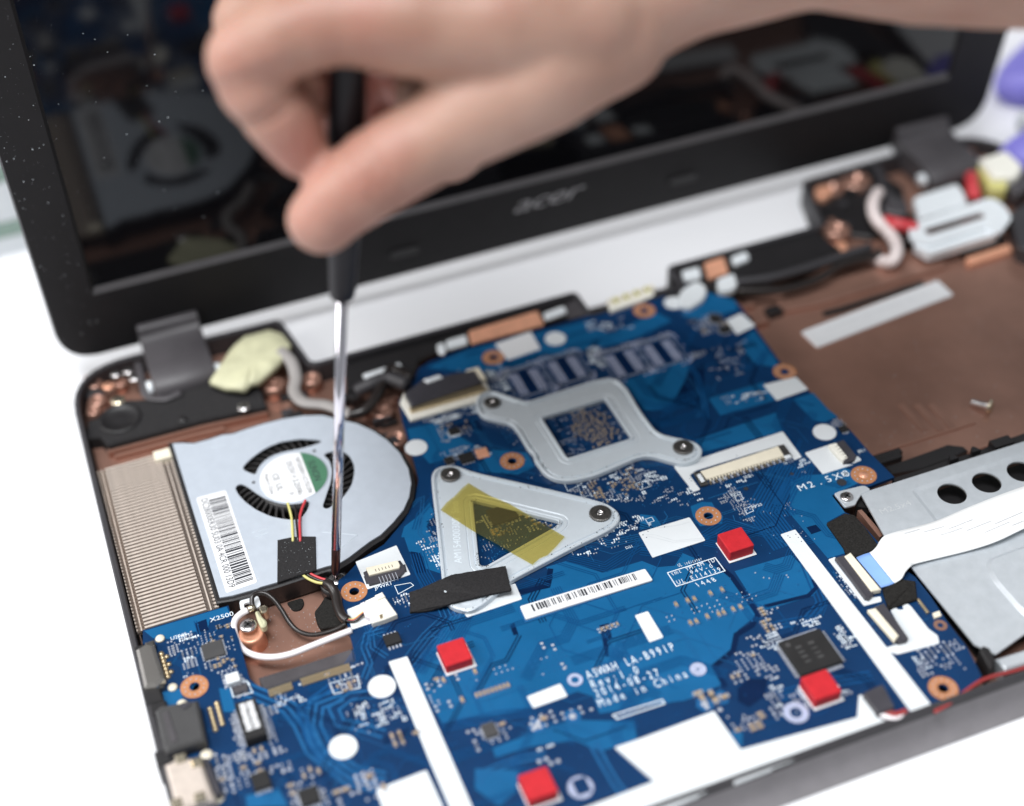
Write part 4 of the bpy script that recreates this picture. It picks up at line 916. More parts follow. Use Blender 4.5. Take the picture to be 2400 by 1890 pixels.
cluster('c7', [(1430, 980), (1650, 930), (1650, 1060), (1500, 1080)], 46, ['dot', 'silk', 'pad'], 1.1)
cluster('c7', [(1780, 880), (2020, 800), (2040, 960), (1820, 1010)], 44, ['dot', 'pad', 'silk', 'cap'], 1.2)
cluster('c7', [(1900, 1110), (2060, 1060), (2090, 1100), (1930, 1150)], 22, ['dot', 'pad'], 1.1)
cluster('c7', [(1180, 1100), (1240, 1100), (1290, 1420), (1230, 1420)], 60, ['pad', 'dot'], 1.3)
cluster('c7', [(1390, 1080), (1470, 1060), (1500, 1380), (1430, 1380)], 44, ['pad', 'silk', 'dot'], 1.3)
cluster('c7', [(1080, 1390), (1560, 1330), (1600, 1500), (1120, 1640)], 110, ['pad', 'dot', 'cap', 'pad'], 1.5)
cluster('c7', [(1500, 1460), (1780, 1480), (1820, 1700), (1560, 1700)], 80, ['pad', 'cap', 'dot'], 1.5)
cluster('c7', [(1830, 1500), (2169, 1480), (2169, 1700), (1830, 1700)], 24, ['pad', 'cap', 'dot'], 1.8)
cluster('c7', [(1940, 1150), (2169, 1080), (2169, 1230), (1960, 1260)], 30, ['via', 'dot'], 1.2)
cluster('c9', [(490, 460), (620, 440), (620, 620), (500, 600)], 50, ['pad', 'dot', 'pad', 'cap'], 1.3)
cluster('c9', [(400, 640), (600, 600), (620, 720), (420, 700)], 60, ['pad', 'dot', 'silk'], 1.2)
cluster('c9', [(280, 740), (460, 720), (620, 860), (300, 930)], 90, ['pad', 'cap', 'dot', 'pad'], 1.3)
cluster('c9', [(520, 880), (620, 880), (640, 1150), (560, 1160)], 60, ['pad', 'dot', 'silk'], 1.2)
cluster('c9', [(680, 900), (780, 900), (1100, 1000), (700, 1130)], 60, ['pad', 'dot', 'silk'], 1.2)
cluster('c9', [(940, 560), (1030, 560), (1120, 760), (1020, 740)], 40, ['silk', 'dot', 'pad'], 1.1)
cluster('c9', [(660, 540), (880, 510), (880, 560), (680, 590)], 28, ['silk', 'dot'], 1.1)
cluster('c9', [(1420, 720), (1760, 640), (1800, 880), (1500, 880)], 60, ['silk', 'dot', 'pad'], 1.2)
cluster('c9', [(60, 980), (280, 960), (340, 1080), (80, 1090)], 12, ['cap', 'pad'], 2.2)
cluster('c9', [(280, 1130), (520, 1120), (500, 1240), (300, 1240)], 30, ['pad', 'dot', 'cap'], 1.5)
cluster('c9', [(200, 280), (740, 160), (780, 300), (240, 460)], 30, ['via', 'dot'], 1.0)
cluster('c9', [(960, 220), (1000, 220), (1120, 390), (1080, 400)], 18, ['silk', 'dot'], .9)
cluster('e2', [(190, 800), (250, 830), (400, 1060), (330, 1020)], 12, ['dot', 'via'], .8)
cluster('g6', [(1790, 520), (1960, 480), (1960, 620), (1800, 620)], 34, ['pad', 'dot', 'silk'], .85)
cluster('f6', [(100, 700), (700, 640), (720, 760), (600, 820)], 20, ['dot', 'silk'], 1.0)
cluster('c5', [(0, 0), (1, 0), (1, 1), (0, 1)], 0, ['dot'])
# parts behind the square window of the big bracket: a brown thicket of capacitors
tri = [('g5', [(1380, 470), (1880, 320), (2080, 640), (1560, 800)])]
q = P(*tri[0]); rnd = random.Random(3)
for i in range(17):
    for j in range(15):
        u, v = (i+.5)/17+rnd.uniform(-.02, .02), (j+.5)/15+rnd.uniform(-.02, .02); p = (q[0]*(1-u)+q[1]*u)*(1-v)+(q[3]*(1-u)+q[2]*u)*v
        dd_ = abs(u-.52-.1*v)*1.9+abs(v-.55)*.9
        if dd_ < .62+rnd.uniform(-.15, .18): comp(p.x, p.y, 'cap', rnd.choice((0, math.pi/2)), .85)
        elif rnd.random() < .65: comp(p.x, p.y, rnd.choice(('dot', 'pad', 'via')), None, .75)
# and the ones behind the triangular window
cluster('g5', [(800, 1200), (1180, 1260), (1440, 1400), (900, 1480)], 70, ['cap', 'cap', 'dot', 'pad', 'res'], 1.0)
cluster('g5', [(860, 1430), (1400, 1390), (1000, 1600), (820, 1560)], 60, ['dot', 'dot', 'via'], .7)
cluster('c8', [(880, 20), (1050, 60), (960, 160), (890, 170)], 30, ['dot', 'via'], .75)
# memory footprints: banks of bare pads
FR = []; fpads = MB()
for (x, y) in ((890, 755), (1170, 665), (1590, 620), (1865, 545)):
    p = at('f6', x, y)
    for ii in range(14):
        for jj in (-4.6, -3.5, -2.4, 2.4, 3.5, 4.6):
            fpads.box(p.x+jj-.43, p.y-5.6+ii*.8-.27, .03, p.x+jj+.43, p.y-5.6+ii*.8+.27, .215)
    for ii in range(15):
        a = p.x-6.2+ii*.88
        for yy in (-7.0, 6.9, 7.9): comp(a, p.y+yy, 'dot' if ii % 2 else 'pad', 0, .9)
    for ii in range(12):
        a = p.y-6+ii*1.05
        for xx in (-6.6, 6.7): comp(p.x+xx, a, 'dot', 0, .95)
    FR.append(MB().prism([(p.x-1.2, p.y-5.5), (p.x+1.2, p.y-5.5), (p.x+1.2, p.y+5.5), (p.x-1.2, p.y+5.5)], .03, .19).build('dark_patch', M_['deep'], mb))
    for ii in range(30):
        a_ = ii*2*math.pi/30; c_, s_ = math.cos(a_), math.sin(a_)
        ex = p.x+8.2*abs(c_)**.35*(1 if c_ > 0 else -1); ey = p.y+8.9*abs(s_)**.35*(1 if s_ > 0 else -1)
        fpads.cyl((ex, ey), .42, .03, .22, 8, .3)
cluster('f6', [(1310, 530), (1420, 500), (1440, 640), (1340, 680)], 46, ['pad', 'dot', 'silk'], .95)
stuff(fpads.build('bare_memory_pads', M_['lavender'], mb))
for nm, bld, mt in (('solder_pads', pads, 'silver'), ('ceramic_capacitors', caps, 'cap'), ('chip_resistors', ress, 'chip'), ('component_ends', ends, 'glint'), ('vias', vias, 'trace2'), ('silkscreen_marks', silks, 'silk')):
    stuff(bld.build(nm, M_[mt], mb))

# integrated circuits
def ic(k, quad, h, npx, npy, mat='chip', pin='silver', pl=.8, name='chip'):
    q = P(k, quad, h); cx = sum(p.x for p in q)/4; cy = sum(p.y for p in q)/4
    wx = (abs(q[1].x-q[0].x)+abs(q[2].x-q[3].x))/4; wy = (abs(q[3].y-q[0].y)+abs(q[2].y-q[1].y))/4
    o = MB().bprism([(cx-wx, cy-wy), (cx+wx, cy-wy), (cx+wx, cy+wy), (cx-wx, cy+wy)], .1, h, .15).build(name, M_[mat], mb)
    b = MB()
    for n_, hor in ((npx, 1), (npy, 0)):
        for i in range(n_):
            for s_ in (-1, 1):
                t_ = ((i+.5)/n_*2-1)
                if hor: x, y = cx+t_*wx*.94, cy+s_*(wy+pl/2); b.box(x-wx*.94/n_*.5, y-pl/2, .05, x+wx*.94/n_*.5, y+pl/2, .25)
                else: x, y = cx+s_*(wx+pl/2), cy+t_*wy*.94; b.box(x-pl/2, y-wy*.94/n_*.5, .05, x+pl/2, y+wy*.94/n_*.5, .25)
    if npx+npy: stuff(b.build('chip_pins', M_[pin], o))
    return o, cx, cy, wx, wy
o, cx, cy, wx, wy = ic('c9', [(612, 665), (870, 575), (1025, 785), (750, 872)], 1.5, 32, 32, pin='silver', pl=1.2)
random.seed(3)
for dx in (-2.4, 1.6):
    for ii in range(4): MB().box(cx+dx-.9, cy-3+ii*1.7, 1.5, cx+dx+.9, cy-3+ii*1.7+random.uniform(.5, 1.1), 1.53).build('faint_mark', M_['chip_grey'], o)
MB().cyl((cx-wx*.72, cy+wy*.7), .8, 1.5, 1.52, 16).build('pin_mark', M_['chip_grey'], o)
o, cx, cy, wx, wy = ic('c7', [(1000, 682), (1128, 648), (1172, 738), (1030, 772)], 1.0, 12, 12, 'chip_grey', pl=.5)
ic('c8', [(262, 625), (352, 595), (392, 655), (285, 685)], 1.3, 4, 0, pl=1.1)
ic('c8', [(885, 1185), (975, 1168), (995, 1248), (915, 1270)], 1.3, 5, 5, 'chip_grey', pl=.7)
ic('c7', [(1312, 1500), (1420, 1480), (1465, 1575), (1340, 1600)], 1.5, 6, 0, pl=.9)
ic('c7', [(1610, 1600), (1730, 1580), (1780, 1670), (1650, 1700)], 1.5, 8, 8, pl=.9)
ic('c5', [(735, 1180), (820, 1160), (862, 1212), (765, 1228)], 1.0, 4, 0, pl=.5)
ic('c5', [(650, 1200), (700, 1190), (725, 1225), (665, 1240)], .9, 3, 0, pl=.5)
ic('c5', [(672, 1010), (745, 1005), (752, 1040), (690, 1050)], .9, 4, 4, pl=.5)
MB().prism(P('c5', [(845, 1155), (920, 1140), (945, 1195), (870, 1215)]), .05, .25).build('exposed_copper', M_['copper_hi'], mb)
ic('g5', [(870, 1240), (1090, 1190), (1120, 1280), (930, 1400)], 1.2, 0, 0)
ic('f8', [(585, 690), (660, 670), (690, 720), (620, 740)], 1.2, 3, 3, pl=.7); ic('f8', [(660, 780), (750, 760), (780, 800), (700, 830)], 1.2, 3, 3, pl=.7)
ic('e1', [(280, 640), (350, 620), (385, 670), (310, 690)], 1.0, 3, 0, pl=.6)
ic('c8', [(1465, 1540), (1550, 1520), (1590, 1610), (1500, 1640)], .4, 0, 0, 'board', pl=.6)
o, cx, cy, wx, wy = ic('f5', [(868, 415), (1080, 380), (1195, 740), (965, 800)], 3.6, 0, 16, pl=1.6)
random.seed(21)
for i in range(9):
    y = cy+wy*.8-i*wy*.165
    for sx_ in (-1, 1): MB().box(cx+sx_*wx*.36-wx*.24-random.random()*.3, y-.42, 3.6, cx+sx_*wx*.36+wx*.24+random.random()*.3, y+.42, 3.64).build('print_or_reflection', M_['white2'], o)  # white bars paint the two-column reflection on the chip top
ic('f5', [(830, 250), (985, 225), (1010, 290), (860, 320)], 1.6, 2, 0, 'film', pl=.8)
ic('f5', [(750, 140), (890, 100), (935, 190), (800, 230)], 1.8, 0, 3, 'white', pl=.8, name='white_component')
# inductors near the lower edge
for q in (('c8', 1245, 1200), ('c8', 1470, 1140), ('c9', 140, 1060), ('c9', 240, 1020)):
    p = at(*q); o = MB().cyl((p.x, p.y), 2.6, .04, .2, 6).build('solder_ring', M_['trace2'], mb); MB().cyl((p.x, p.y), 1.1, .12, .5, 16, .8).build('solder_dome', M_['silver'], o)
for q in (('c8', 1520, 1590), ('c9', 720, 1115)):
    p = at(*q); c = (p.x, p.y)
    o = MB().prism(circle(c, 3.4, 24), .04, .2, holes=[circle(c, 1.6, 16)]).build('test_ring', M_['lavender'], mb)

# connectors soldered to the board
def P3(k, x, y, z): return at(k, x, y, z)
kb = MB().bprism(P('f2', [(605, 445), (1395, 190), (1452, 285), (665, 525)], 1.0), .2, 1.0, .15).build('keyboard_connector', M_['cream'], mb)
for qd in ([(535, 458), (600, 440), (690, 570), (610, 590)], [(1375, 192), (1440, 172), (1525, 290), (1450, 310)]):
    MB().bprism(P('f2', qd, 1.1), .16, 1.1, .2).build('end_clip', M_['nut'], kb)
for qd in ([(565, 480), (605, 465), (655, 545), (615, 560)], [(1440, 290), (1500, 275), (1520, 300), (1460, 320)]):
    MB().bprism(P('f2', qd, 1.25), .16, 1.25, .2).build('solder_tab', M_['bracket'], kb)
a0, a1 = at('f2', 700, 560, .3), at('f2', 1455, 322, .3)
for i in range(26):
    p = a0.lerp(a1, i/25); MB().box(p.x-.27, p.y-1.0, .16, p.x+.27, p.y+.3, .5).build('pin', M_['silver' if i % 2 else 'gold'], kb)
    if i < 25: p = a0.lerp(a1, (i+.5)/25); MB().box(p.x-.2, p.y+.25, .3, p.x+.2, p.y+1.7, .75).build('pin', M_['cream'], kb)
jp = MB().bprism(P('g6', [(1500, 260), (1560, 230), (1870, 140), (1930, 230), (1870, 300), (1560, 385)], 1.2), .16, 1.2, .2).build('power_connector', M_['dark'], mb)
MB().bprism(P('g6', [(1525, 215), (1845, 140), (1870, 190), (1860, 215), (1560, 290)], 2.0), .5, 2.0, .2).build('connector_insert', M_['cream'], jp)
for i in range(6):
    p = at('g6', 1660+i*33, 320-i*9, 1.2); MB().box(p.x-.1, p.y-2.1, .2, p.x+.1, p.y+.4, 1.3).build('pin', M_['silver'], jp)
    p = at('g6', 1625+i*33, 245-i*9, 2.0); MB().box(p.x-.1, p.y-.5, 1.9, p.x+.1, p.y+.5, 2.05).build('contact', M_['nut'], jp)
for qd in ([(1505, 300), (1560, 285), (1575, 360), (1530, 375)], [(1870, 190), (1920, 180), (1935, 250), (1885, 260)]): MB().bprism(P('g6', qd, .7), .16, .7, .15).build('solder_tab', M_['dark'], jp)
jb = MB().bprism(P('e1', [(250, 800), (330, 770), (460, 930), (440, 970), (330, 1000)], 1.4), .16, 1.4, .2).build('backlight_connector', M_['dark'], mb)
MB().bprism(P('e1', [(180, 820), (255, 800), (372, 945), (330, 975), (300, 960)], 2.0), .3, 2.0, .2).build('connector_insert', M_['cream2'], jb)
for i in range(5): p = at('e1', 262+i*22, 838+i*27, 2.0); MB().box(p.x-.5, p.y-.08, 1.95, p.x+.9, p.y+.08, 2.06).build('contact', M_['nut'], jb)
fcn = MB().bprism(P('g6', [(1520, 545), (1640, 490), (1700, 480), (1840, 680), (1720, 730), (1590, 770), (1540, 660)], 2.2), .16, 2.2, .3).build('fan_connector', M_['cream2'], mb)
MB().bprism(P('g6', [(1615, 490), (1690, 455), (1720, 500), (1640, 535)], 3.0), 1.8, 3.0, .3).build('latch', M_['cream2'], fcn)
MB().bprism(P('g6', [(1470, 570), (1510, 550), (1580, 680), (1575, 720), (1520, 700)], 2.4), .2, 2.4, .3).build('plug', M_['w_white'], fcn)
MB().bprism(P('g6', [(1660, 690), (1690, 675), (1700, 715), (1670, 730)], 2.4), 2, 2.4, .1).build('contact', M_['gold'], fcn)
# ribbon sockets near the drive bay
s5 = MB().bprism(P('e2', [(245, 670), (345, 640), (635, 1030), (585, 1080), (545, 1070)], 1.6), .16, 1.6, .25).build('ribbon_socket', M_['dark'], mb)
MB().bprism(P('e2', [(340, 652), (400, 615), (705, 985), (610, 1005)], 2.2), .5, 2.2, .3).build('socket_latch', M_['cream'], s5)
for i in range(30):
    p = at('e2', 262+i*9.6, 715+i*12.1, .4); MB().box(p.x-.5, p.y-.13, .16, p.x+.3, p.y+.13, .5).build('pin', M_['silver'], s5)
s6 = MB().bprism(P('e2', [(640, 1160), (735, 1120), (980, 1470), (960, 1500), (880, 1520)], 1.6), .16, 1.6, .3).build('ribbon_socket', M_['dark'], mb)
MB().bprism(P('e2', [(570, 1190), (650, 1170), (885, 1450), (840, 1500)], 2.0), .5, 2.0, .3).build('socket_latch', M_['cream'], s6)
MB().bprism(P('e2', [(1060, 1080), (1085, 1075), (1190, 1215), (1165, 1225)], .8), .05, .8, .1).build('contact_row', M_['gold'], mb)
MB().bprism(P('e2', [(1220, 1225), (1290, 1200), (1310, 1250), (1240, 1275)], .8), .05, .8, .1).build('gilded_block', M_['cream'], mb)
p = at('e2', 1298, 1350); MB().prism(circle((p.x, p.y), 1.9, 20), .03, .08, holes=[circle((p.x, p.y), .8, 12)]).build('screw_hole_ring', M_['copper'], mb)
# display cable socket at the upper edge, with its cable head
lv = MB().bprism(P('c5', [(372, 850), (395, 790), (880, 640), (945, 770), (900, 830), (440, 962)], 1.2), .1, 1.2, .3).build('display_socket', M_['cream2'], mb)
MB().bprism(P('c5', [(430, 880), (890, 735), (930, 765), (445, 905)], 2.4), 1, 2.4, .2).build('socket_bar', M_['gold'], lv)
MB().bprism(P('c5', [(400, 790), (520, 700), (790, 650), (850, 640), (895, 715), (450, 870)], 3.4), 1, 3.4, .4).build('cable_head', M_['dark'], lv)
MB().bprism(P('c5', [(520, 705), (620, 672), (645, 690), (550, 725)], 3.8), 3.3, 3.8, .2).build('metal_tab', M_['bracket'], lv)
MB().bprism(P('c5', [(790, 640), (870, 618), (920, 690), (880, 700)], 3.4), 1, 3.2, .3).build('socket_end', M_['cream'], lv)
# power pins on the back edge
pp = MB().bprism(P('f6', [(1465, 190), (1790, 80), (1810, 130), (1490, 245)], 1.5), -.8, 1.5, .3).build('battery_connector', M_['cream2'], mb)
for i in range(9):
    p = at('f6', 1490+i*38, 172-i*13, 2.5); MB().bprism([(p.x-.6, p.y-1.2), (p.x+.6, p.y-1.2), (p.x+.6, p.y+1.4), (p.x-.6, p.y+1.4)], .2, 2.6, .2).build('contact', M_['w_yellow'] if i % 2 else M_['cream'], pp)
# sockets along the near left edge
vg = MB().bprism(P('c7', [(590, 705), (655, 665), (705, 672), (775, 890), (720, 940), (645, 950)], 3.5), -3, 3.5, .9).build('metal_port', M_['port'], mb)
MB().bprism(P('c7', [(645, 660), (705, 640), (712, 680), (655, 700)], 3), -1, 2.6, .4).build('port_flange', M_['nut'], vg)
MB().bprism(P('c7', [(690, 870), (770, 900), (770, 945), (730, 960)], 2), -1, 2, .4).build('port_flange', M_['nut'], vg)
for i in range(7):
    p = at('c7', 752+i*7, 735+i*24, .6); MB().lathe((p.x, p.y, .05), [(.95, 0), (.8, .5), (0, .7)], 10).build('solder_joint', M_['gold'], mb, True)
    p = at('c7', 780+i*7, 728+i*24, .6)
    if i % 2: MB().lathe((p.x, p.y, .05), [(.8, 0), (.7, .4), (0, .6)], 10).build('solder_joint', M_['gold'], mb, True)
for q in ((745, 640, 1.5), (825, 950, 1.5), (955, 1335, 1.8), (885, 1055, 1.6), (1040, 1380, 1.9), (1110, 1650, 2)):
    p = at('c7', q[0], q[1], .4); MB().lathe((p.x, p.y, .05), [(q[2], 0), (q[2]*.8, .5), (0, .7)], 12).build('solder_joint', M_['cream'], mb, True)
rj = MB().bprism(P('c7', [(712, 1100), (745, 1065), (985, 1028), (1030, 1240), (1035, 1280), (790, 1360), (760, 1330)], 4.5), -3, 4.5, .8).build('network_port', M_['chip_grey'], mb)
MB().bprism(P('c7', [(850, 1065), (930, 1040), (945, 1060), (900, 1095)], 4.7), 4.3, 4.9, .1).build('port_latch', M_['dark'], rj)
MB().bprism(P('c7', [(760, 1120), (800, 1100), (860, 1290), (820, 1310)], 4.6), 4.3, 4.8, .2).build('port_ridge', M_['hinge'], rj)
MB().bprism(P('c7', [(800, 1345), (1010, 1270), (1040, 1290), (1020, 1310), (800, 1385)], 3), .1, 3, .3).build('port_mouth', M_['ink'], rj)
for i in range(6):
    p = at('c7', 1062+i*7, 1085+i*26, .5)
    for dx in (0, 2.2): MB().lathe((p.x+dx, p.y+dx*.5, .05), [(.9, 0), (.7, .4), (0, .6)], 10).build('solder_joint', M_['gold'], mb, True)
for q in ((357, 1627, 2.6, 3.4), (372, 1660, 2.4, 2.0), (393, 1771, 3.4, 2.6), (330, 1530, 1.6, 3)):
    p = at('s', q[0], q[1], 1.5); MB().bprism([(p.x-q[2], p.y-q[3]), (p.x+q[2], p.y-q[3]), (p.x+q[2], p.y+q[3]), (p.x-q[2], p.y+q[3])], FL, 1.6, .5).build('port_gap_dark', M_['plastic'], base)  # black blocks put in to paint the dark gaps between the ports
us = MB().bprism(P('c7', [(775, 1440), (850, 1400), (1000, 1390), (1080, 1620), (1090, 1660), (850, 1730)], 4), -3, 4, .9).build('metal_port', M_['fin'], mb)
MB().bprism(P('c7', [(1005, 1400), (1050, 1395), (1140, 1620), (1100, 1650)], 2.8), .1, 2.8, .5).build('port_tongue', M_['dark'], us)
for q in ((880, 1405), (980, 1430), (1000, 1650), (850, 1690)):
    p = at('c7', q[0], q[1], 4); MB().bprism([(p.x-1.5, p.y-1.5), (p.x+1.5, p.y-1.5), (p.x+1.5, p.y+1.5), (p.x-1.5, p.y+1.5)], 3.5, 4.5, .4).build('shield_tab', M_['brass'], us)
# card slot behind the gilded contact row
sl = MB().bprism(P('f4', [(625, 1440), (560, 1250), (1130, 1080), (1740, 880), (1775, 1058)], -.6), -5.2, -1.2, .5).build('card_slot', M_['film'], mb)
for (x0, y0, x1, y1, n_) in ((705, 1470, 975, 1375, 12), (1110, 1330, 1700, 1140, 26)):
    for i in range(n_):
        t_ = i/(n_-1); p = at('f4', x0+(x1-x0)*t_, y0+(y1-y0)*t_, .3); MB().box(p.x-.25, p.y-1.4, .04, p.x+.25, p.y+1.2, .5).build('pin', M_['gold'], sl)
MB().prism(P('f4', [(615, 1425), (1775, 1050), (1780, 1080), (625, 1452)], .1), -1, .1).build('slot_lip', M_['ink'], sl)

# red rubber pads on white adhesive
for k, top, hgt in (('f2', [(795, 1100), (1010, 1015), (1125, 1170), (905, 1235)], 4.2), ('c8', [(618, 660), (770, 637), (812, 790), (680, 815)], 3.6), ('c9', [(775, 900), (925, 860), (1000, 960), (820, 1010)], 4.0), ('c8', [(1128, 1500), (1320, 1465), (1370, 1620), (1180, 1660)], 4.0)):
    q = P(k, top, hgt); cx = sum(p.x for p in q)/4; cy = sum(p.y for p in q)/4; a_ = 4.0
    rp_ = thing('rubber_pad', '', 'rubber pad', (cx, cy, .2)); rp_['group'] = 'red rubber pads on the motherboard'
    rp_['label'] = {0: 'red rubber pad beside the printed frame nearest the blank white label', 1: 'red rubber pad above the top of the near white strip'}.get(len([o for o in bpy.data.objects if o.name.startswith('rubber_pad') and o.type == 'EMPTY'])-1, 'x')
    MB().bprism(rounded([(cx-a_, cy-a_), (cx+a_, cy-a_), (cx+a_, cy+a_), (cx-a_, cy+a_)], .5, 3), .35, hgt, .25).build('rubber_block', M_['red'], rp_)
    MB().prism([(cx-a_-.3, cy-a_-.7), (cx+a_+.8, cy-a_-.7), (cx+a_+.8, cy+a_), (cx-a_-.3, cy+a_)], .2, .35).build('adhesive_base', M_['white'], rp_)
RL = ['red rubber pad beside the printed frame and right of the blank white label', 'red rubber pad just right of the top end of the near white strip', 'red rubber pad touching the corner of the large square chip', 'red rubber pad nearest the viewer beside a small printed ring']
i = 0
for o in sorted([o for o in bpy.data.objects if o.name.startswith('rubber_pad')], key=lambda o: o.name): o['label'] = RL[i]; i += 1

# ================================================================== stamped brackets
def stamped(name, outer, hole, z, mat, parent, rim=1.0, hr=.5, depth=.5):
    o_ = ccw(outer); h_ = ccw(hole)
    b = MB(); rings_o = [(0, .3), (0, z-.35), (.2, z-.08), (.45, z), (rim, z-.03), (rim+.2, z-depth*.5), (rim+.5, z-depth*1.15), (rim+.85, z-depth*1.15), (rim+1.15, z-depth*.6)]
    n = len(o_); vs = []
    for d_, zz in rings_o: vs += [(p.x, p.y, zz) for p in inset(o_, d_)]
    fs = [(k*n+i, k*n+(i+1) % n, (k+1)*n+(i+1) % n, (k+1)*n+i) for k in range(len(rings_o)-1) for i in range(n)]
    b.add(vs, fs)
    lo = inset(o_, rings_o[-1][0]); zf = rings_o[-1][1]
    rings_h = [(0, .3), (0, z-.4), (.2, z-.15), (hr, z-.12), (hr+.35, z-depth*.85), (hr+.6, z-depth*.6), (hr+1.7, z-depth*.6), (hr+1.9, z-depth*.85), (hr+2.2, z-depth*.6)]
    m_ = len(h_); vs = []
    for d_, zz in rings_h: vs += [(p.x, p.y, zz) for p in inset(h_, -d_)]
    b.add(vs, [(k*m_+(i+1) % m_, k*m_+i, (k+1)*m_+i, (k+1)*m_+(i+1) % m_) for k in range(len(rings_h)-1) for i in range(m_)])
    lh = inset(h_, -rings_h[-1][0])
    r0 = [Vector((p.x, p.y, 0)) for p in lo]; r1 = [Vector((p.x, p.y, 0)) for p in lh[::-1]]
    tris = tessellate_polygon([r0, r1]); fl = r0+r1; fs = []
    for t in tris:
        a, b_, c = [fl[i] for i in t]
        if (b_.x-a.x)*(c.y-a.y)-(b_.y-a.y)*(c.x-a.x) < 0: t = t[::-1]
        fs.append(tuple(t))
    b.add([(p.x, p.y, zf) for p in fl], fs)
    ob = b.build(name, mat, parent)
    return ob, zf
def nut(k, x, y, z, r, parent):
    p = at(k, x, y, z); b = MB(); n = 56; vs = []
    for rr_, zz in ((1, -.5), (1, .55), (.9, .75), (.42, .8), (.36, .2), (0, .2)):
        for i in range(n):
            q = r*rr_*(1+(.05 if (i % 2 and rr_ == 1) else 0)); a = i*2*math.pi/n; vs.append((p.x+q*math.cos(a), p.y+q*math.sin(a), z+zz))
    b.add(vs, [(k_*n+i, k_*n+(i+1) % n, (k_+1)*n+(i+1) % n, (k_+1)*n+i) for k_ in range(5) for i in range(n)])
    o = b.build('knurled_nut', M_['nut'], parent)
    MB().lathe((p.x, p.y, z+.2), [(r*.33, 0), (r*.33, .62), (r*.22, .66), (r*.2, .1), (0, .1)], 20).build('threaded_core', M_['screw'], o, True)
sb = thing('square_window_bracket', 'pale metal processor bracket with a square window showing brown capacitors', 'bracket', at('g5', 1650, 600, .3))
zt = 2.0
oc = P('g5', [(770, 350), (800, 265), (900, 225), (1010, 260), (1110, 300), (1210, 330)], zt)+P('g5', [(1500, 235), (1760, 150), (1900, 125), (1990, 145), (2060, 215), (2169, 400)], zt)
oc += P('f2', [(150, 30), (225, 75), (350, 105), (480, 130), (580, 165), (632, 235), (600, 310), (530, 350), (420, 372), (300, 345), (150, 300), (60, 292), (-30, 310)], zt)
oc += P('g5', [(1780, 960), (1560, 1005), (1430, 985), (1340, 920), (1310, 870), (1270, 820), (1268, 775), (1220, 730), (1120, 560), (1070, 510), (940, 485), (820, 450)], zt)
oc = rounded(oc, [3]*len(oc), 3)
hc_ = rounded(P('g5', [(1335, 465), (1875, 305), (2098, 640), (1555, 810)], zt-.3), 1.0, 3)
sbp, zf = stamped('bracket_plate', oc, hc_, zt, M_['steel'], sb, .9, .8, .75)
nut('g5', 915, 345, zf, 2.7, sb); nut('f2', 432, 216, zf, 3.2, sb)
tb = thing('triangular_bracket', 'pale metal triangular bracket with three rounded corners and a window under amber tape', 'bracket', at('g5', 1000, 1300, .3))
ot = P('g5', [(400, 960), (430, 895), (520, 868), (620, 872), (760, 925), (1300, 1045), (1750, 1150), (1900, 1195), (1985, 1260), (2005, 1320), (1960, 1385), (1860, 1445)], zt)
ot += P('c8', [(1480, 60), (1070, 275)], zt)+P('c8', [(960, 380), (880, 440), (800, 465), (730, 455), (670, 420), (645, 330), (636, 240)], zt)+P('g5', [(440, 1350), (410, 1100)], zt)
ot = rounded(ot, 3, 3)
ht = rounded(P('g5', [(752, 1165), (1490, 1345), (1460, 1385)], zt-.3)+P('c8', [(915, 183), (880, 175), (872, 120)], zt-.3), [1.2, 2, 2, 1, 1.5, 1.5], 4)
tbp, zf2 = stamped('bracket_plate', ot, ht, zt, M_['steel'], tb, .9, .9, .75)
nut('g5', 562, 957, zf2, 3.1, tb); nut('g5', 1832, 1285, zf2, 3.3, tb)
p = at('c8', 800, 395, zf2); MB().lathe((p.x, p.y, zf2), [(4.6, 0), (4.4, .18), (3.2, .2), (2.9, .05), (2, .2), (0, .22)], 28).build('pressed_ring', M_['steel'], tb, True)
a, b_ = at('c8', 745, 165, zf2), at('g5', 600, 1175, zf2)
text('AM154000300  Sino', (a.x+b_.x)/2, (a.y+b_.y)/2, zf2+.03, 3.3, M_['silk'], tb, rot=math.atan2(b_.y-a.y, b_.x-a.x), fit=(b_-a).length, name='pressed_text')
# grime along the rolled rims
rnd = random.Random(15); b = MB()
for ring, zz in ((inset(ccw(ot), .65), zt), (inset(ccw(ot), 1.9), zt-.75*.62), (inset(ccw(oc), 1.9), zt-.75*.62), (inset(ccw(ht), -.5), zt-.1)):
    for _ in range(70):
        i_ = rnd.randrange(len(ring)); q = ring[i_-1].lerp(ring[i_], rnd.random())+Vector((rnd.gauss(0, .25), rnd.gauss(0, .25))); b.cyl((q.x, q.y), rnd.uniform(.06, .17), zz-.2, zz+.03, 6)
stuff(b.build('rim_specks', M_['nut'], tb))
b = MB()
for _ in range(150):
    k, x0, y0, x1, y1, zz = rnd.choice((('f1', 150, 250, 1900, 1300, ZC+.02), ('f1', 1080, 1140, 1440, 1500, ZC+.57), ('f1', 150, 250, 1900, 1300, ZC+.02)))
    p = at(k, rnd.uniform(x0, x1), rnd.uniform(y0, y1), zz)
    if inside(p.to_2d(), cv) and not any(inside(p.to_2d(), q) for q in (s1, s2, s3)): b.cyl((p.x, p.y), rnd.uniform(.03, .1), zz-.1, zz+.03, 5)
stuff(b.build('dust_specks', M_['dust'], fan))
b = MB()
for _ in range(120):
    p = at('f4', rnd.uniform(550, 1600), rnd.uniform(300, 1200), FL); b.cyl((p.x, p.y), rnd.uniform(.05, .14), FL-.1, FL+.04, 5)
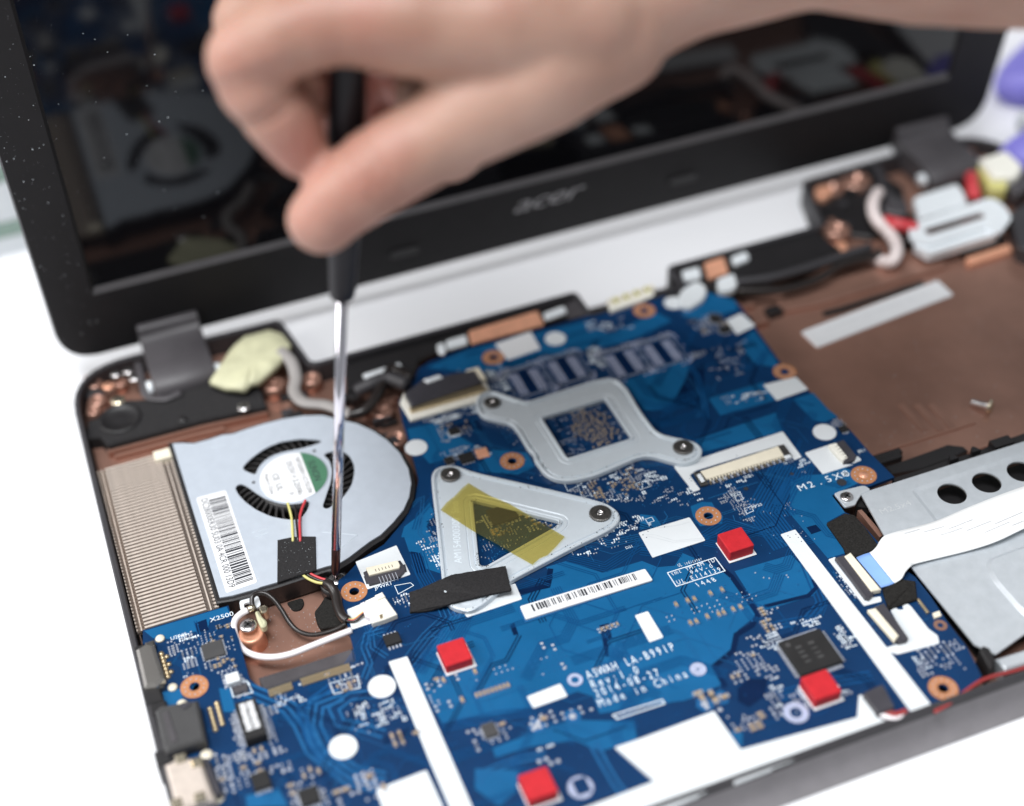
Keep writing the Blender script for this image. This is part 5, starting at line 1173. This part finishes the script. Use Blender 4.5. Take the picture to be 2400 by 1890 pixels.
for _ in range(200):
    p = at('e1', rnd.uniform(300, 2500), rnd.uniform(-600, 900), FL); b.cyl((p.x, p.y), rnd.uniform(.05, .16), FL-.1, FL+.04, 5)
stuff(b.build('dust_specks', M_['dust'], base))
# tapes
am = rounded(P('g5', [(480, 1248), (715, 1020), (900, 1130), (1530, 1480)], zt+.15)+P('c8', [(1330, 110), (1215, 172)], zt+.15)+P('g5', [(1000, 1590), (760, 1430)], zt+.15), .2, 2)
amc = P('g5', [(480, 1248), (530, 1185), (600, 1130), (655, 1070), (715, 1020), (780, 1060), (900, 1130), (1060, 1195), (1530, 1475), (1480, 1530)], zt+.12)+P('c8', [(1370, 50), (1310, 110), (1260, 130), (1215, 172), (1060, 85)], zt+.12)+P('g5', [(1050, 1590), (760, 1430)], zt+.12)
o = MB().prism(amc, zt+.06, zt+.12).build('amber_tape', M_['amber']); tag(o, 'strip of see-through amber tape across the triangular window', 'tape')
cl = P('c8', [(430, 322), (640, 268), (700, 240), (1045, 183), (1062, 260), (1082, 338), (900, 372), (700, 420), (560, 440), (432, 452)], 2.6)
random.seed(4); cl2 = []
q = ccw(rounded(cl, .3, 2))
for i, a in enumerate(q):
    b_ = q[(i+1) % len(q)]; L_ = (b_-a).length; n_ = max(1, int(L_/.9))
    for j in range(n_): cl2.append(a.lerp(b_, j/n_)+Vector((random.uniform(-.09, .09), random.uniform(-.09, .09))))
bm_top = MB().bprism(cl2, 2.2, 2.95, .12)
for v in bm_top.v:
    if v.x < at('c8', 640, 300, 1).x: k_ = min(1, (at('c8', 640, 300, 1).x-v.x)/7); v.z -= k_*1.9
o = bm_top.build('black_cloth_tape', M_['cloth']); tag(o, 'long strip of black cloth tape over the near corner of the triangular bracket', 'tape')

# ================================================================== drive bay plate and its ribbon
db = thing('drive_bay_plate', 'galvanised steel drive plate with round holes on the right of the motherboard', 'metal plate', (260, 230, -4))
ZD = 1.2
dp = P('e1', [(500, 1310), (600, 1278), (2135, 790), (3200, 440), (3900, 1600), (3300, 2700)], ZD)+P('e2', [(2600, 1250), (2135, 1440), (1850, 1640), (1640, 1540), (1010, 770), (730, 440)], ZD)
dp = ccw([Vector((p.x, p.y)) for p in dp])
hls = []
for x, y in ((1415, 1312), (1762, 1200), (2110, 1090), (2440, 985)): c = at('e1', x, y, ZD-.5).to_2d(); hls.append(circle(c, 4.4, 32))
# recessed pan round the holes
pan = rounded(P('e1', [(1010, 1290), (1060, 1250), (2600, 740), (2900, 1200), (1250, 1600), (1220, 1560)], ZD), 1.5, 4); pan = ccw(pan)
pan2 = rounded(P('e2', [(1740, 700), (1900, 640), (2700, 350), (2900, 700), (2500, 1200), (2150, 1270), (2050, 1180), (1790, 880)], ZD), 5, 6); pan2 = ccw(pan2)
MB().prism(dp, ZD-.6, ZD, holes=[pan, pan2]).build('flat_plate', M_['zinc'], db)
def dish(nm, ring, dz, holes):
    i1 = inset(ring, 1.3); n = len(ring); b = MB()
    b.add([(p.x, p.y, ZD) for p in ring]+[(p.x, p.y, ZD+dz) for p in i1], [(i, (i+1) % n, (i+1) % n+n, i+n) for i in range(n)])
    b.prism(i1, ZD+dz-.5, ZD+dz, holes=holes); return b.build(nm, M_['zinc'], db)
dish('pressed_pan', pan, -.55, hls); dish('raised_pan', pan2, .9, ())
for h_ in hls:
    c = sum(h_, Vector((0, 0)))/len(h_); MB().prism(circle(c, 4.7, 32), ZD-1.5, ZD-1.06, holes=[circle(c, 4.3, 32)]).build('hole_collar', M_['nut'], db)
MB().prism(inset(dp, 2.5), FL+.1, FL+.9).build('drive_bay_floor', M_['plastic'], db)
tbm = rounded(P('e1', [(235, 1310), (290, 1285), (540, 1225), (600, 1270), (505, 1320), (460, 1390), (450, 1420), (345, 1448)], ZD+.2), [.5, .5, 2, .6, .4, .8, .8, .8], 4)
MB().bprism(tbm, ZD-.5, ZD+.2, .12).build('screw_tab', M_['zinc'], db)
pan_screw('e1', 362, 1340, ZD+.55, 2.1, db)
p = at('e1', 850, 1450, ZD); text('M2.5x4', p.x, p.y, ZD+.02, 3.0, M_['stamp'], db, rot=.0, name='stamped_text', sx=1.2)
MB().prism(P('e1', [(500, 1310), (590, 1420), (460, 1400)], ZD-1), FL+1, -1.5).build('tab_gap', M_['chip'], db)
side = P('e2', [(470, 200), (510, 190), (730, 440), (690, 470)], -1); MB().prism(side, FL, -1).build('bay_side', M_['copper'], db)
MB().bprism(P('e2', [(1690, 1590), (1730, 1545), (1790, 1570), (1860, 1700), (1800, 1780)], 2), FL, 2, .5).build('bay_clip', M_['plastic'], db)
MB().bprism(P('e2', [(1850, 1680), (2135, 1590), (2600, 1440), (2700, 1560), (1950, 1790)], 0), FL, 0, .6).build('bay_rail', M_['zinc'], db)
# foam blocks
for k, q, lab, g in (('e2', [(160, 320), (345, 222), (440, 240), (560, 380), (690, 560), (600, 612), (465, 660), (350, 618), (330, 560)], 'square black foam block between the blue board and the steel plate', None), ('e2', [(720, 980), (900, 880), (1050, 900), (1070, 1080), (950, 1120), (780, 1180)], 'black foam block tucked under the near end of the white ribbon', None)):
    o = MB().bprism(rounded(P(k, q, 1.2), .25, 2), .1, 1.2, .35).build('foam_block', M_['foam']); tag(o, lab, 'foam')
# ribbon
rb = thing('ribbon_cable', 'wide white ribbon cable bending from its socket over the steel plate', 'ribbon cable', at('e2', 800, 700, .5))
cl_ = [(('e2', 455, 672, 1.2), ('e2', 705, 972, 1.2)), (('e2', 530, 640, 1.3), ('e2', 780, 950, 1.3)), (('e2', 600, 615, 1.6), ('e2', 850, 920, 1.6)), (('e2', 655, 565, 2.2), ('e2', 910, 880, 2.2)), (('e2', 690, 505, 3.2), ('e2', 950, 810, 3.0)), (('e2', 740, 455, 3.6), ('e2', 1005, 755, 3.2)), (('e2', 850, 415, 3.0), ('e2', 1060, 730, 2.6)), (('e2', 1010, 370, 2.4), ('e2', 1320, 665, 2.4)), (('e2', 1260, 300, 2.4), ('e2', 1610, 590, 2.6)), (('e2', 1600, 160, 3.2), ('e2', 1880, 500, 3.4)), (('e2', 2000, 5, 3.6), ('e2', 2200, 355, 3.6)), (('e2', 2450, -150, 3.2), ('e2', 2750, 160, 3.2))]
A = catmull([at(*a) for a, b_ in cl_], 5); Bq = catmull([at(*b_) for a, b_ in cl_], 5)
def strip(nm, mat, i0, i1, dz, parent):
    b = MB(); vs = []; nseg = 8
    for i in range(i0, i1+1):
        for j in range(nseg+1): q = A[i].lerp(Bq[i], j/nseg); vs.append((q.x, q.y, q.z+dz+.12*math.sin(j*2.2+i*.3)*min(1, max(0, (i-15)/10))))
    W = nseg+1; fs = [(k*W+j, k*W+j+1, (k+1)*W+j+1, (k+1)*W+j) for k in range(i1-i0) for j in range(nseg)]
    o = put(nm, vs, fs, mat, parent, True)
    so = o.modifiers.new('thick', 'SOLIDIFY'); so.thickness = .00018; so.offset = -1; return o
rbs = strip('ribbon', M_['ribbon'], 8, len(A)-1, 0, rb); strip('blue_stiffener', M_['blue_fpc'], 0, 9, .05, rb)
for j in range(9):
    i0 = 32+(j % 3)*4+j//3*6
    if i0+5 < len(A):
        q0 = A[i0].lerp(Bq[i0], .12+.1*(j % 8)); q1 = A[i0+4].lerp(Bq[i0+4], .12+.1*(j % 8)); nn = Vector((0, .09, 0))
        put('printed_line', [q0-nn+Vector((0, 0, .35)), q1-nn+Vector((0, 0, .35)), q1+nn+Vector((0, 0, .35)), q0+nn+Vector((0, 0, .35))], [(0, 1, 2, 3)], M_['ink_grey'], rb)

# ================================================================== loose pieces in the case
# label strip and loose screw on the copper lining
o = MB().bprism(rounded(P('c6', [(752, 400), (1620, 72), (1722, 165), (855, 500)], FL+.6), .8, 3), FL+.01, FL+.6, .1).build('paper_label', M_['white2']); tag(o, 'long white paper label lying on the brown copper lining', 'label')
A_, B_ = at('c6', 900, 395, FL+.6).to_2d(), at('c6', 1610, 135, FL+.6).to_2d()
bb = MB(); dd = (B_-A_).normalized(); L0 = (B_-A_).length; nn = Vector((-dd.y, dd.x)); s_ = 0
while s_ < L0:
    c0 = A_+dd*s_; wd = random.choice((.2, .4)); bb.add([(q.x, q.y, FL+.64) for q in (c0-nn*.7, c0+dd*wd-nn*.7, c0+dd*wd+nn*.9, c0+nn*.9)], [(0, 1, 2, 3)]); s_ += wd+random.choice((.5, .8, 1.2))
bb.build('faint_print', M_['ink_grey'], o)
ls = thing('loose_screw', 'small silver screw lying loose on the copper lining', 'screw', at('e1', 1740, 450, FL))
a = at('e1', 1640, 400, FL+1.1); b_ = at('e1', 1760, 430, FL+1.6); ax = (b_-a).normalized(); c = at('e1', 1785, 440, FL+2.0)
MB().lathe(c, [(2.5, 0), (2.6, .25), (2.2, .9), (1.2, 1.2), (.9, .9), (0, .8)], 28, ax).build('screw_head', M_['brass'], ls, True)
pr = []
for i in range(12): pr += [(1.15, -5.6+i*.46), (.92, -5.6+i*.46+.23)]
MB().lathe(c, [(0, -5.9), (.9, -5.8)]+pr+[(1.1, 0)], 20, ax).build('screw_thread', M_['screw'], ls, True)
# antenna leads in the near well
wl = thing('antenna_lead', 'white antenna lead curving across the copper well below the fan', 'wire', at('f4', 700, 1000, FL))
MB().tube([at('f4', 430, 430, 1.5), at('f4', 340, 480, 1), at('f4', 270, 560, .5), at('f4', 262, 680, -1), at('f4', 310, 830, -2), at('f4', 400, 940, -2), at('f4', 560, 1005, -1.5), at('f4', 760, 1018, -1), at('f4', 980, 975, -.5), at('f4', 1250, 870, 0), at('f4', 1500, 770, .4), at('f4', 1730, 680, .6)], .95, 12).build('white_insulation', M_['w_white'], wl, True)
MB().lathe(at('f4', 440, 425, 1.5), [(1, 0), (1, 2)], 12, Vector((1, .2, 0))).build('crimp', M_['brass'], wl, True)
wk = thing('antenna_lead', 'black antenna lead looping up and over beside the fan edge', 'wire', at('f4', 800, 500, FL))
MB().tube([at('f4', 520, 430, 1), at('f4', 485, 350, 2), at('f4', 490, 260, 3), at('f4', 560, 215, 3), at('f4', 660, 225, 2.6), at('f4', 760, 300, 1.6), at('f4', 850, 420, 0), at('f4', 950, 580, -2), at('f4', 1060, 690, -3), at('f4', 1220, 740, -3), at('f4', 1400, 715, -2), at('f4', 1560, 660, -1), at('f4', 1660, 600, 0)], .75, 10).build('black_insulation', M_['w_black'], wk, True)
o = MB().bprism(rounded(P('f4', [(515, 440), (560, 420), (600, 500), (670, 560), (660, 620), (600, 640), (555, 560)], 1), 1, 4), -1.5, 1, .5).build('heat_shrink', M_['tape_y'], wk)
MB().bprism(rounded(P('f4', [(560, 380), (640, 350), (685, 380), (660, 450), (590, 460)], .5), 1, 4), -3, .5, .4).build('gilded_plug', M_['brass'], wk)
# post, pad marks and metal clip in the well
MB().lathe((at('f4', 470, 720, -2).x, at('f4', 470, 720, -2).y, FL), [(4.4, 0), (3.6, 4.5), (3.6, 5), (2.4, 5), (2.2, 4.2), (0, 4.2)], 28).build('copper_post', M_['copper_hi'], base, True)
pan_screw('f4', 435, 615, 0, 2.6, base)
pl = rounded(P('f4', [(325, 330), (350, 300), (560, 240), (600, 380), (350, 470)], 0), 1.4, 4)
hl = rounded(P('f4', [(372, 350), (455, 325), (480, 400), (400, 425)], 0), .8, 3)
MB().prism(pl, -.8, 0, holes=[hl]).build('antenna_clip', M_['bracket'], base)
slab('black_pad', 'f4', [(910, 330), (1110, 270), (1140, 340), (1100, 420), (1000, 440)], FL, FL+.6, M_['foam'], base, .2, 1)
slab('black_pad', 'f4', [(1260, 450), (1340, 350), (1420, 220), (1560, 330), (1700, 560), (1640, 610), (1350, 660), (1290, 560)], FL, FL+2.2, M_['foam'], base, .3, 1)
slab('corner_post', 'f4', [(1560, 200), (1630, 350), (1680, 480), (1700, 620), (1640, 560), (1560, 330)], FL, -.4, M_['plastic'], base, .3)
# grey display cable and the yellow tape bundle
o = MB().tube([at('c4', 1780, 520, 3), at('c4', 1850, 590, 2), at('c4', 1880, 690, 0), at('c4', 1870, 780, -1), at('c4', 1930, 850, -1), at('c4', 2080, 870, -1), at('c5', 60, 930, -1)], 2.1, 10, 6, (2.3, 1.3)).build('display_cable', M_['w_grey'], None, True)
tag(o, 'grey display cable coming out of the pale yellow tape bundle', 'cable')
o = MB().tube([at('c5', 60, 930, -1), at('c5', 150, 900, 0), at('c5', 230, 800, 1), at('c5', 280, 700, 1), at('c5', 330, 640, 1), at('c5', 440, 700, 2)], 1.9, 10).build('black_cable', M_['w_black'], None, True); tag(o, 'black cable curving toward the display socket of the board', 'cable')
o = MB().tube([at('c5', 100, 780, -1), at('c5', 180, 740, 1), at('c5', 300, 700, 1.5), at('c5', 420, 740, 2)], 2.6, 10).build('black_cable', M_['rim'], None, True); tag(o, 'second black cable bunched behind the display socket', 'cable')
yt = ccw(rounded(P('c4', [(1318, 700), (1400, 590), (1460, 490), (1560, 410), (1700, 368), (1800, 400), (1850, 465), (1790, 560), (1740, 620), (1640, 700), (1580, 720), (1550, 752), (1440, 740)], 4), 1.5, 3))
b = MB(); n = len(yt); cc = sum(yt, Vector((0, 0)))/n; vs = []
for sc__, zz in ((1, .8), (1.0, 2.4), (.95, 3.3), (.6, 3.8), (.2, 3.9)):
    for i, p in enumerate(yt): q = cc.lerp(p, sc__); vs.append((q.x, q.y, zz+.3*math.sin(i*.9+sc__*5)*(sc__ > .3)))
b.add(vs, [(k*n+i, k*n+(i+1) % n, (k+1)*n+(i+1) % n, (k+1)*n+i) for k in range(4) for i in range(n)]+[tuple(range(4*n, 5*n)), tuple(range(n-1, -1, -1))])
o = b.build('yellow_tape_wrap', M_['tape_y'], None, True); tag(o, 'crumpled pale yellow tape wrapped round a cable beside the near hinge', 'tape')
# big white film over the near edge, violet marks at its end
o = MB().bprism(P('c9', [(-430, 1330), (-310, 1290), (200, 1100), (370, 1345), (1110, 1140), (1120, 1000), (1180, 1000), (1230, 1140), (1340, 1180), (1220, 1225), (930, 1330), (640, 1440), (330, 1560), (310, 1535), (285, 1560), (0, 1680), (-900, 2050), (-1100, 1900), (-180, 1545)], 1.0), -.2, 1.0, .15).build('white_film', M_['white']); tag(o, 'large white plastic film sticking out over the near edge of the board', 'plastic film')
o = MB().bprism(rounded(P('c9', [(1140, 990), (1270, 930), (1350, 1080), (1240, 1120)], 2.5), .8, 3), 1.1, 2.6, .3).build('black_plug', M_['dark']); tag(o, 'small black plug at the end of the white film', 'plug')
for i, (off_, mt) in enumerate(((0, 'dull_red'), (1.2, 'dull_red'), (2.4, 'w_white'))):
    o = MB().tube([at('c9', 1240, 1090+off_*12, 1), at('c9', 1340, 1120+off_*14, 1), at('c9', 1420, 1100+off_*12, .5)], .7).build('plug_wire', M_[mt]); tag(o, ['red wire nearest the board leaving the small black plug', 'red wire between two others leaving the small black plug', 'white wire nearest the table leaving the small black plug'][i], 'wire')
o = MB().tube([at('c9', 1600, 1110, .5), at('c9', 1720, 1040, .5), at('c9', 1850, 940, .8), at('c9', 1950, 890, .8), at('c9', 2169, 830, .8), at('c9', 2500, 700, .8)], .55).build('red_cable', M_['dull_red'], None, True); tag(o, 'thin red cable along the near edge under the steel plate', 'cable')

# ================================================================== screwdriver
tipp = at('s', 786, 1352, .8)
topp = deep('s', 811, 330, 341)
ax = (topp-tipp); LT = ax.length; ax.normalize()
sd = thing('screwdriver', 'black handled screwdriver with a slim steel shaft standing in the fan screw', 'screwdriver', tipp)
e_ = None
for i in range(2000):
    h = i*.1; v = tipp+ax*h-CP; y_ = CY-F*v.dot(CU)/v.dot(CD)
    if y_ < 692: HF = h; break
MB().lathe(tipp, [(0, -.6), (.5, -.5), (1.0, 1.4), (1.32, 3.0), (1.38, 11.5), (1.38, 12)], 24, ax).build('blackened_tip', M_['tip'], sd, True)
MB().lathe(tipp+ax*12, [(1.42, 0), (1.45, HF-12)], 28, ax).build('shaft', M_['chrome'], sd, True)
HT_ = HF+20
for i in range(2000):
    h = i*.1; v = tipp+ax*h-CP; y_ = CY-F*v.dot(CU)/v.dot(CD)
    if y_ < 70: HT_ = h; break
K_ = (HT_-HF+1)/80
MB().lathe(tipp+ax*(HF-1), [(1.6, 0), (2.9, .3), (3.3, 1.3*K_), (3.5, 5*K_), (3.7, 12*K_), (3.8, 14*K_), (4.2, 24*K_), (4.6, 34*K_), (4.5, 44*K_), (4.6, 60*K_), (4.4, 74*K_), (3.6, 79*K_), (0, 80*K_)], 28, ax).build('handle', M_['handle'], sd, True)
fs_ = pan_screw(None, tipp.x, tipp.y, -.4, 2.5, fan, M_['screw'], 'fan_screw')
print('shaft', HF, LT, tipp, topp)

# ================================================================== hand
pers = thing('person', 'right hand and bare forearm of a person turning the screwdriver', 'person', (140, 150, TABLE))
def cap(bm, a, b, ra, rb, n=24):
    a, b = Vector(a), Vector(b); d_ = (b-a); L_ = d_.length; d_.normalize(); u_ = d_.orthogonal().normalized(); w_ = d_.cross(u_)
    rings = []
    for i in range(7): t_ = -math.pi/2+i*math.pi/2/6; rings.append((a+d_*ra*math.sin(t_), ra*math.cos(t_)))
    for i in range(7): t_ = i*math.pi/2/6; rings.append((b+d_*rb*math.sin(t_), rb*math.cos(t_)))
    vs = []
    for c, r in rings: vs.append([bm.verts.new((c+(u_*math.cos(k*2*math.pi/n)+w_*math.sin(k*2*math.pi/n))*max(r, .01))*.001) for k in range(n)])
    for i in range(len(vs)-1):
        for k in range(n): bm.faces.new((vs[i][k], vs[i][(k+1) % n], vs[i+1][(k+1) % n], vs[i+1][k]))
    bm.faces.new(vs[0][::-1]); bm.faces.new(vs[-1])
bm = bmesh.new()
H = lambda x, y, d_: deep('h', x, y, d_)
chains = [
 [(H(2300, 100, 330), 16), (H(1850, 150, 324), 14), (H(1370, 130, 321), 12.2), (H(950, 105, 320), 10.2), (H(640, 200, 321), 9.9), (H(430, 340, 324), 9.7)],
 [(H(430, 340, 324), 9.6), (H(480, 480, 327), 9.2), (H(640, 685, 332), 8.3), (H(735, 850, 336), 6.7)],
 [(H(1900, -120, 335), 15), (H(1200, -160, 336), 12), (H(640, -80, 340), 11), (H(470, 120, 345), 9.8)],
 [(H(470, 120, 345), 9.4), (H(600, 380, 352), 8.6), (H(760, 540, 358), 8.0)],
 [(H(1800, 330, 356), 12), (H(1300, 460, 380), 10), (H(860, 560, 384), 8.6)],
 [(H(1900, -250, 350), 15), (H(1350, -330, 356), 12), (H(850, -200, 362), 10.5), (H(680, 60, 368), 9)],
 [(H(680, 60, 368), 8.6), (H(820, 300, 378), 7.8), (H(1000, 420, 380), 7.2)],
 [(H(2000, -350, 366), 14), (H(1500, -380, 374), 11), (H(1050, -250, 382), 9), (H(900, 30, 388), 8)],
 [(H(900, 30, 388), 7.6), (H(1050, 200, 392), 7), (H(1150, 280, 390), 6.6)],
 [(H(2450, 150, 336), 16), (H(2080, 380, 332), 15.5), (H(1780, 590, 331), 12.6), (H(1465, 795, 331), 10.3), (H(1150, 980, 333), 10.3), (H(960, 1120, 336), 9.3), (H(852, 1238, 338), 8.3)],
 [(H(1560, 520, 350), 13), (H(1560, 500, 392), 13)], [(H(1120, 150, 338), 11), (H(1160, 170, 390), 11)], [(H(1230, 1000, 350), 8.5), (H(1250, 900, 385), 9)],  # this row and the next: flesh added to keep light out of the fist
 [(H(540, 520, 342), 8), (H(640, 560, 385), 9)], [(H(700, 560, 392), 13), (H(1450, 520, 396), 14)], [(H(1560, 800, 350), 10), (H(1500, 760, 388), 10)],
 [(H(1500, 100, 338), 14), (H(1950, 100, 338), 18), (H(2500, -20, 338), 19)],
 [(H(1700, 60, 356), 14), (H(2200, -60, 355), 19), (H(2700, -220, 350), 19)],
 [(H(2400, 40, 338), 17.5), (H(2900, -255, 337), 20), (H(3600, -570, 335), 25), (H(4400, -630, 333), 32), (H(6200, -700, 330), 35)],
]
for ch in chains:
    for (a, ra), (b_, rb_) in zip(ch, ch[1:]): cap(bm, a, b_, ra, rb_)
org = Vector(pers.location)
for v in bm.verts: v.co -= org
me = bpy.data.meshes.new('hand'); bm.to_mesh(me); bm.free()
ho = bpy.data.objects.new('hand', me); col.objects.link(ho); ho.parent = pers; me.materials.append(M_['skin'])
rm = ho.modifiers.new('skin_union', 'REMESH'); rm.mode = 'VOXEL'; rm.voxel_size = .001; rm.use_smooth_shade = True
sm = ho.modifiers.new('soften', 'SMOOTH'); sm.factor = .6; sm.iterations = 10
dg = bpy.context.evaluated_depsgraph_get(); nm_ = bpy.data.meshes.new_from_object(ho.evaluated_get(dg)); ho.modifiers.clear(); ho.data = nm_
cr_ = []   # creases: point, direction across which the skin folds, half width of the fold zone, number of folds, depth
for pt, d_, ln, dp_ in ((H(1130, 960, 325), H(1350, 830, 330)-H(960, 1120, 336), (-3, 0, 2.8), .95), (H(900, 1200, 330), H(1150, 980, 333)-H(852, 1238, 338), (0,), .3), (H(470, 430, 318), H(430, 340, 324)-H(600, 640, 332), (-1.8, 0, 1.6), .6), (H(700, 150, 310), H(1370, 130, 321)-H(640, 200, 321), (-1.2, 1.0), .25), (H(580, 600, 325), H(480, 480, 327)-H(735, 850, 336), (-1.4, .6), 1.1)):
    cr_.append((pt, d_.normalized(), ln, dp_))
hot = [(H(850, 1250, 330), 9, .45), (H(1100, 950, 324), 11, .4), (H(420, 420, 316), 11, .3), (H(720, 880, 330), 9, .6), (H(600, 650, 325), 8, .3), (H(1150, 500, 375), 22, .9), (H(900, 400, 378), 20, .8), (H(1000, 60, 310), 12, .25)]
ba = nm_.attributes.new('blood_and_shade', 'FLOAT', 'POINT'); vals = []
import mathutils.noise as mn
nrm = [v.normal.copy() for v in nm_.vertices]
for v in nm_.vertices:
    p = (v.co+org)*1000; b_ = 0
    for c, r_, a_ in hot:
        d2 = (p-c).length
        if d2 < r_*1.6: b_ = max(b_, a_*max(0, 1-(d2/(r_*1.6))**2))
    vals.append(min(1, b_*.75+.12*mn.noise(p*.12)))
    dz = 0
    for c, d_, ln, dp_ in cr_:
        q = p-c
        if q.length > 15: continue
        t_ = q.dot(d_)+.5*mn.noise(p*.35); f_ = max(0, 1-(q.length/15)**2)
        for l_ in ln: dz -= dp_*math.exp(-((t_-l_)/.6)**2)*f_
    dz += .7*mn.noise(p*.07)+.1*mn.noise(p*.4)
    v.co += nrm[v.index]*dz*.001
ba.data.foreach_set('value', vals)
nm_.polygons.foreach_set('use_smooth', [True]*len(nm_.polygons))

# ================================================================== blurred things further back
st = thing('case_stack', 'pale grey-green edged boards stacked on the table beyond the lid', 'stack of boards', (at('s', 0, 560, TABLE).x-120, at('s', 0, 560, TABLE).y, TABLE))
pz = at('s', 20, 600, TABLE)
for i, (z0, z1, mt) in enumerate(((0, 9, 'white'), (9, 16, 'greenish'), (16, 34, 'white'), (34, 41, 'greenish'), (41, 52, 'white'))):
    MB().bprism([(pz.x-260, pz.y), (pz.x+60, pz.y), (pz.x+60, pz.y+160), (pz.x-260, pz.y+160)], TABLE+z0, TABLE+z1, 1).build('board_layer', M_[mt], st)
vt = thing('plier_tool', 'violet handled tool lying on the table beyond the right corner of the case', 'tool', at('s', 2430, 300, TABLE))
for pts in ([('s', 2405, 215), ('s', 2420, 170), ('s', 2540, 60), ('s', 2640, -60)], [('s', 2400, 345), ('s', 2440, 360), ('s', 2520, 280), ('s', 2640, 180)]):
    MB().tube([at(k, x, y, TABLE+9) for k, x, y in pts], 9, 14, 6, (13, 8)).build('grip', M_['violet'], vt, True)
MB().tube([at('s', 2420, 300, TABLE+12), at('s', 2470, 270, TABLE+12), at('s', 2560, 190, TABLE+12)], 8, 12).build('steel_head', M_['bracket'], vt, True)
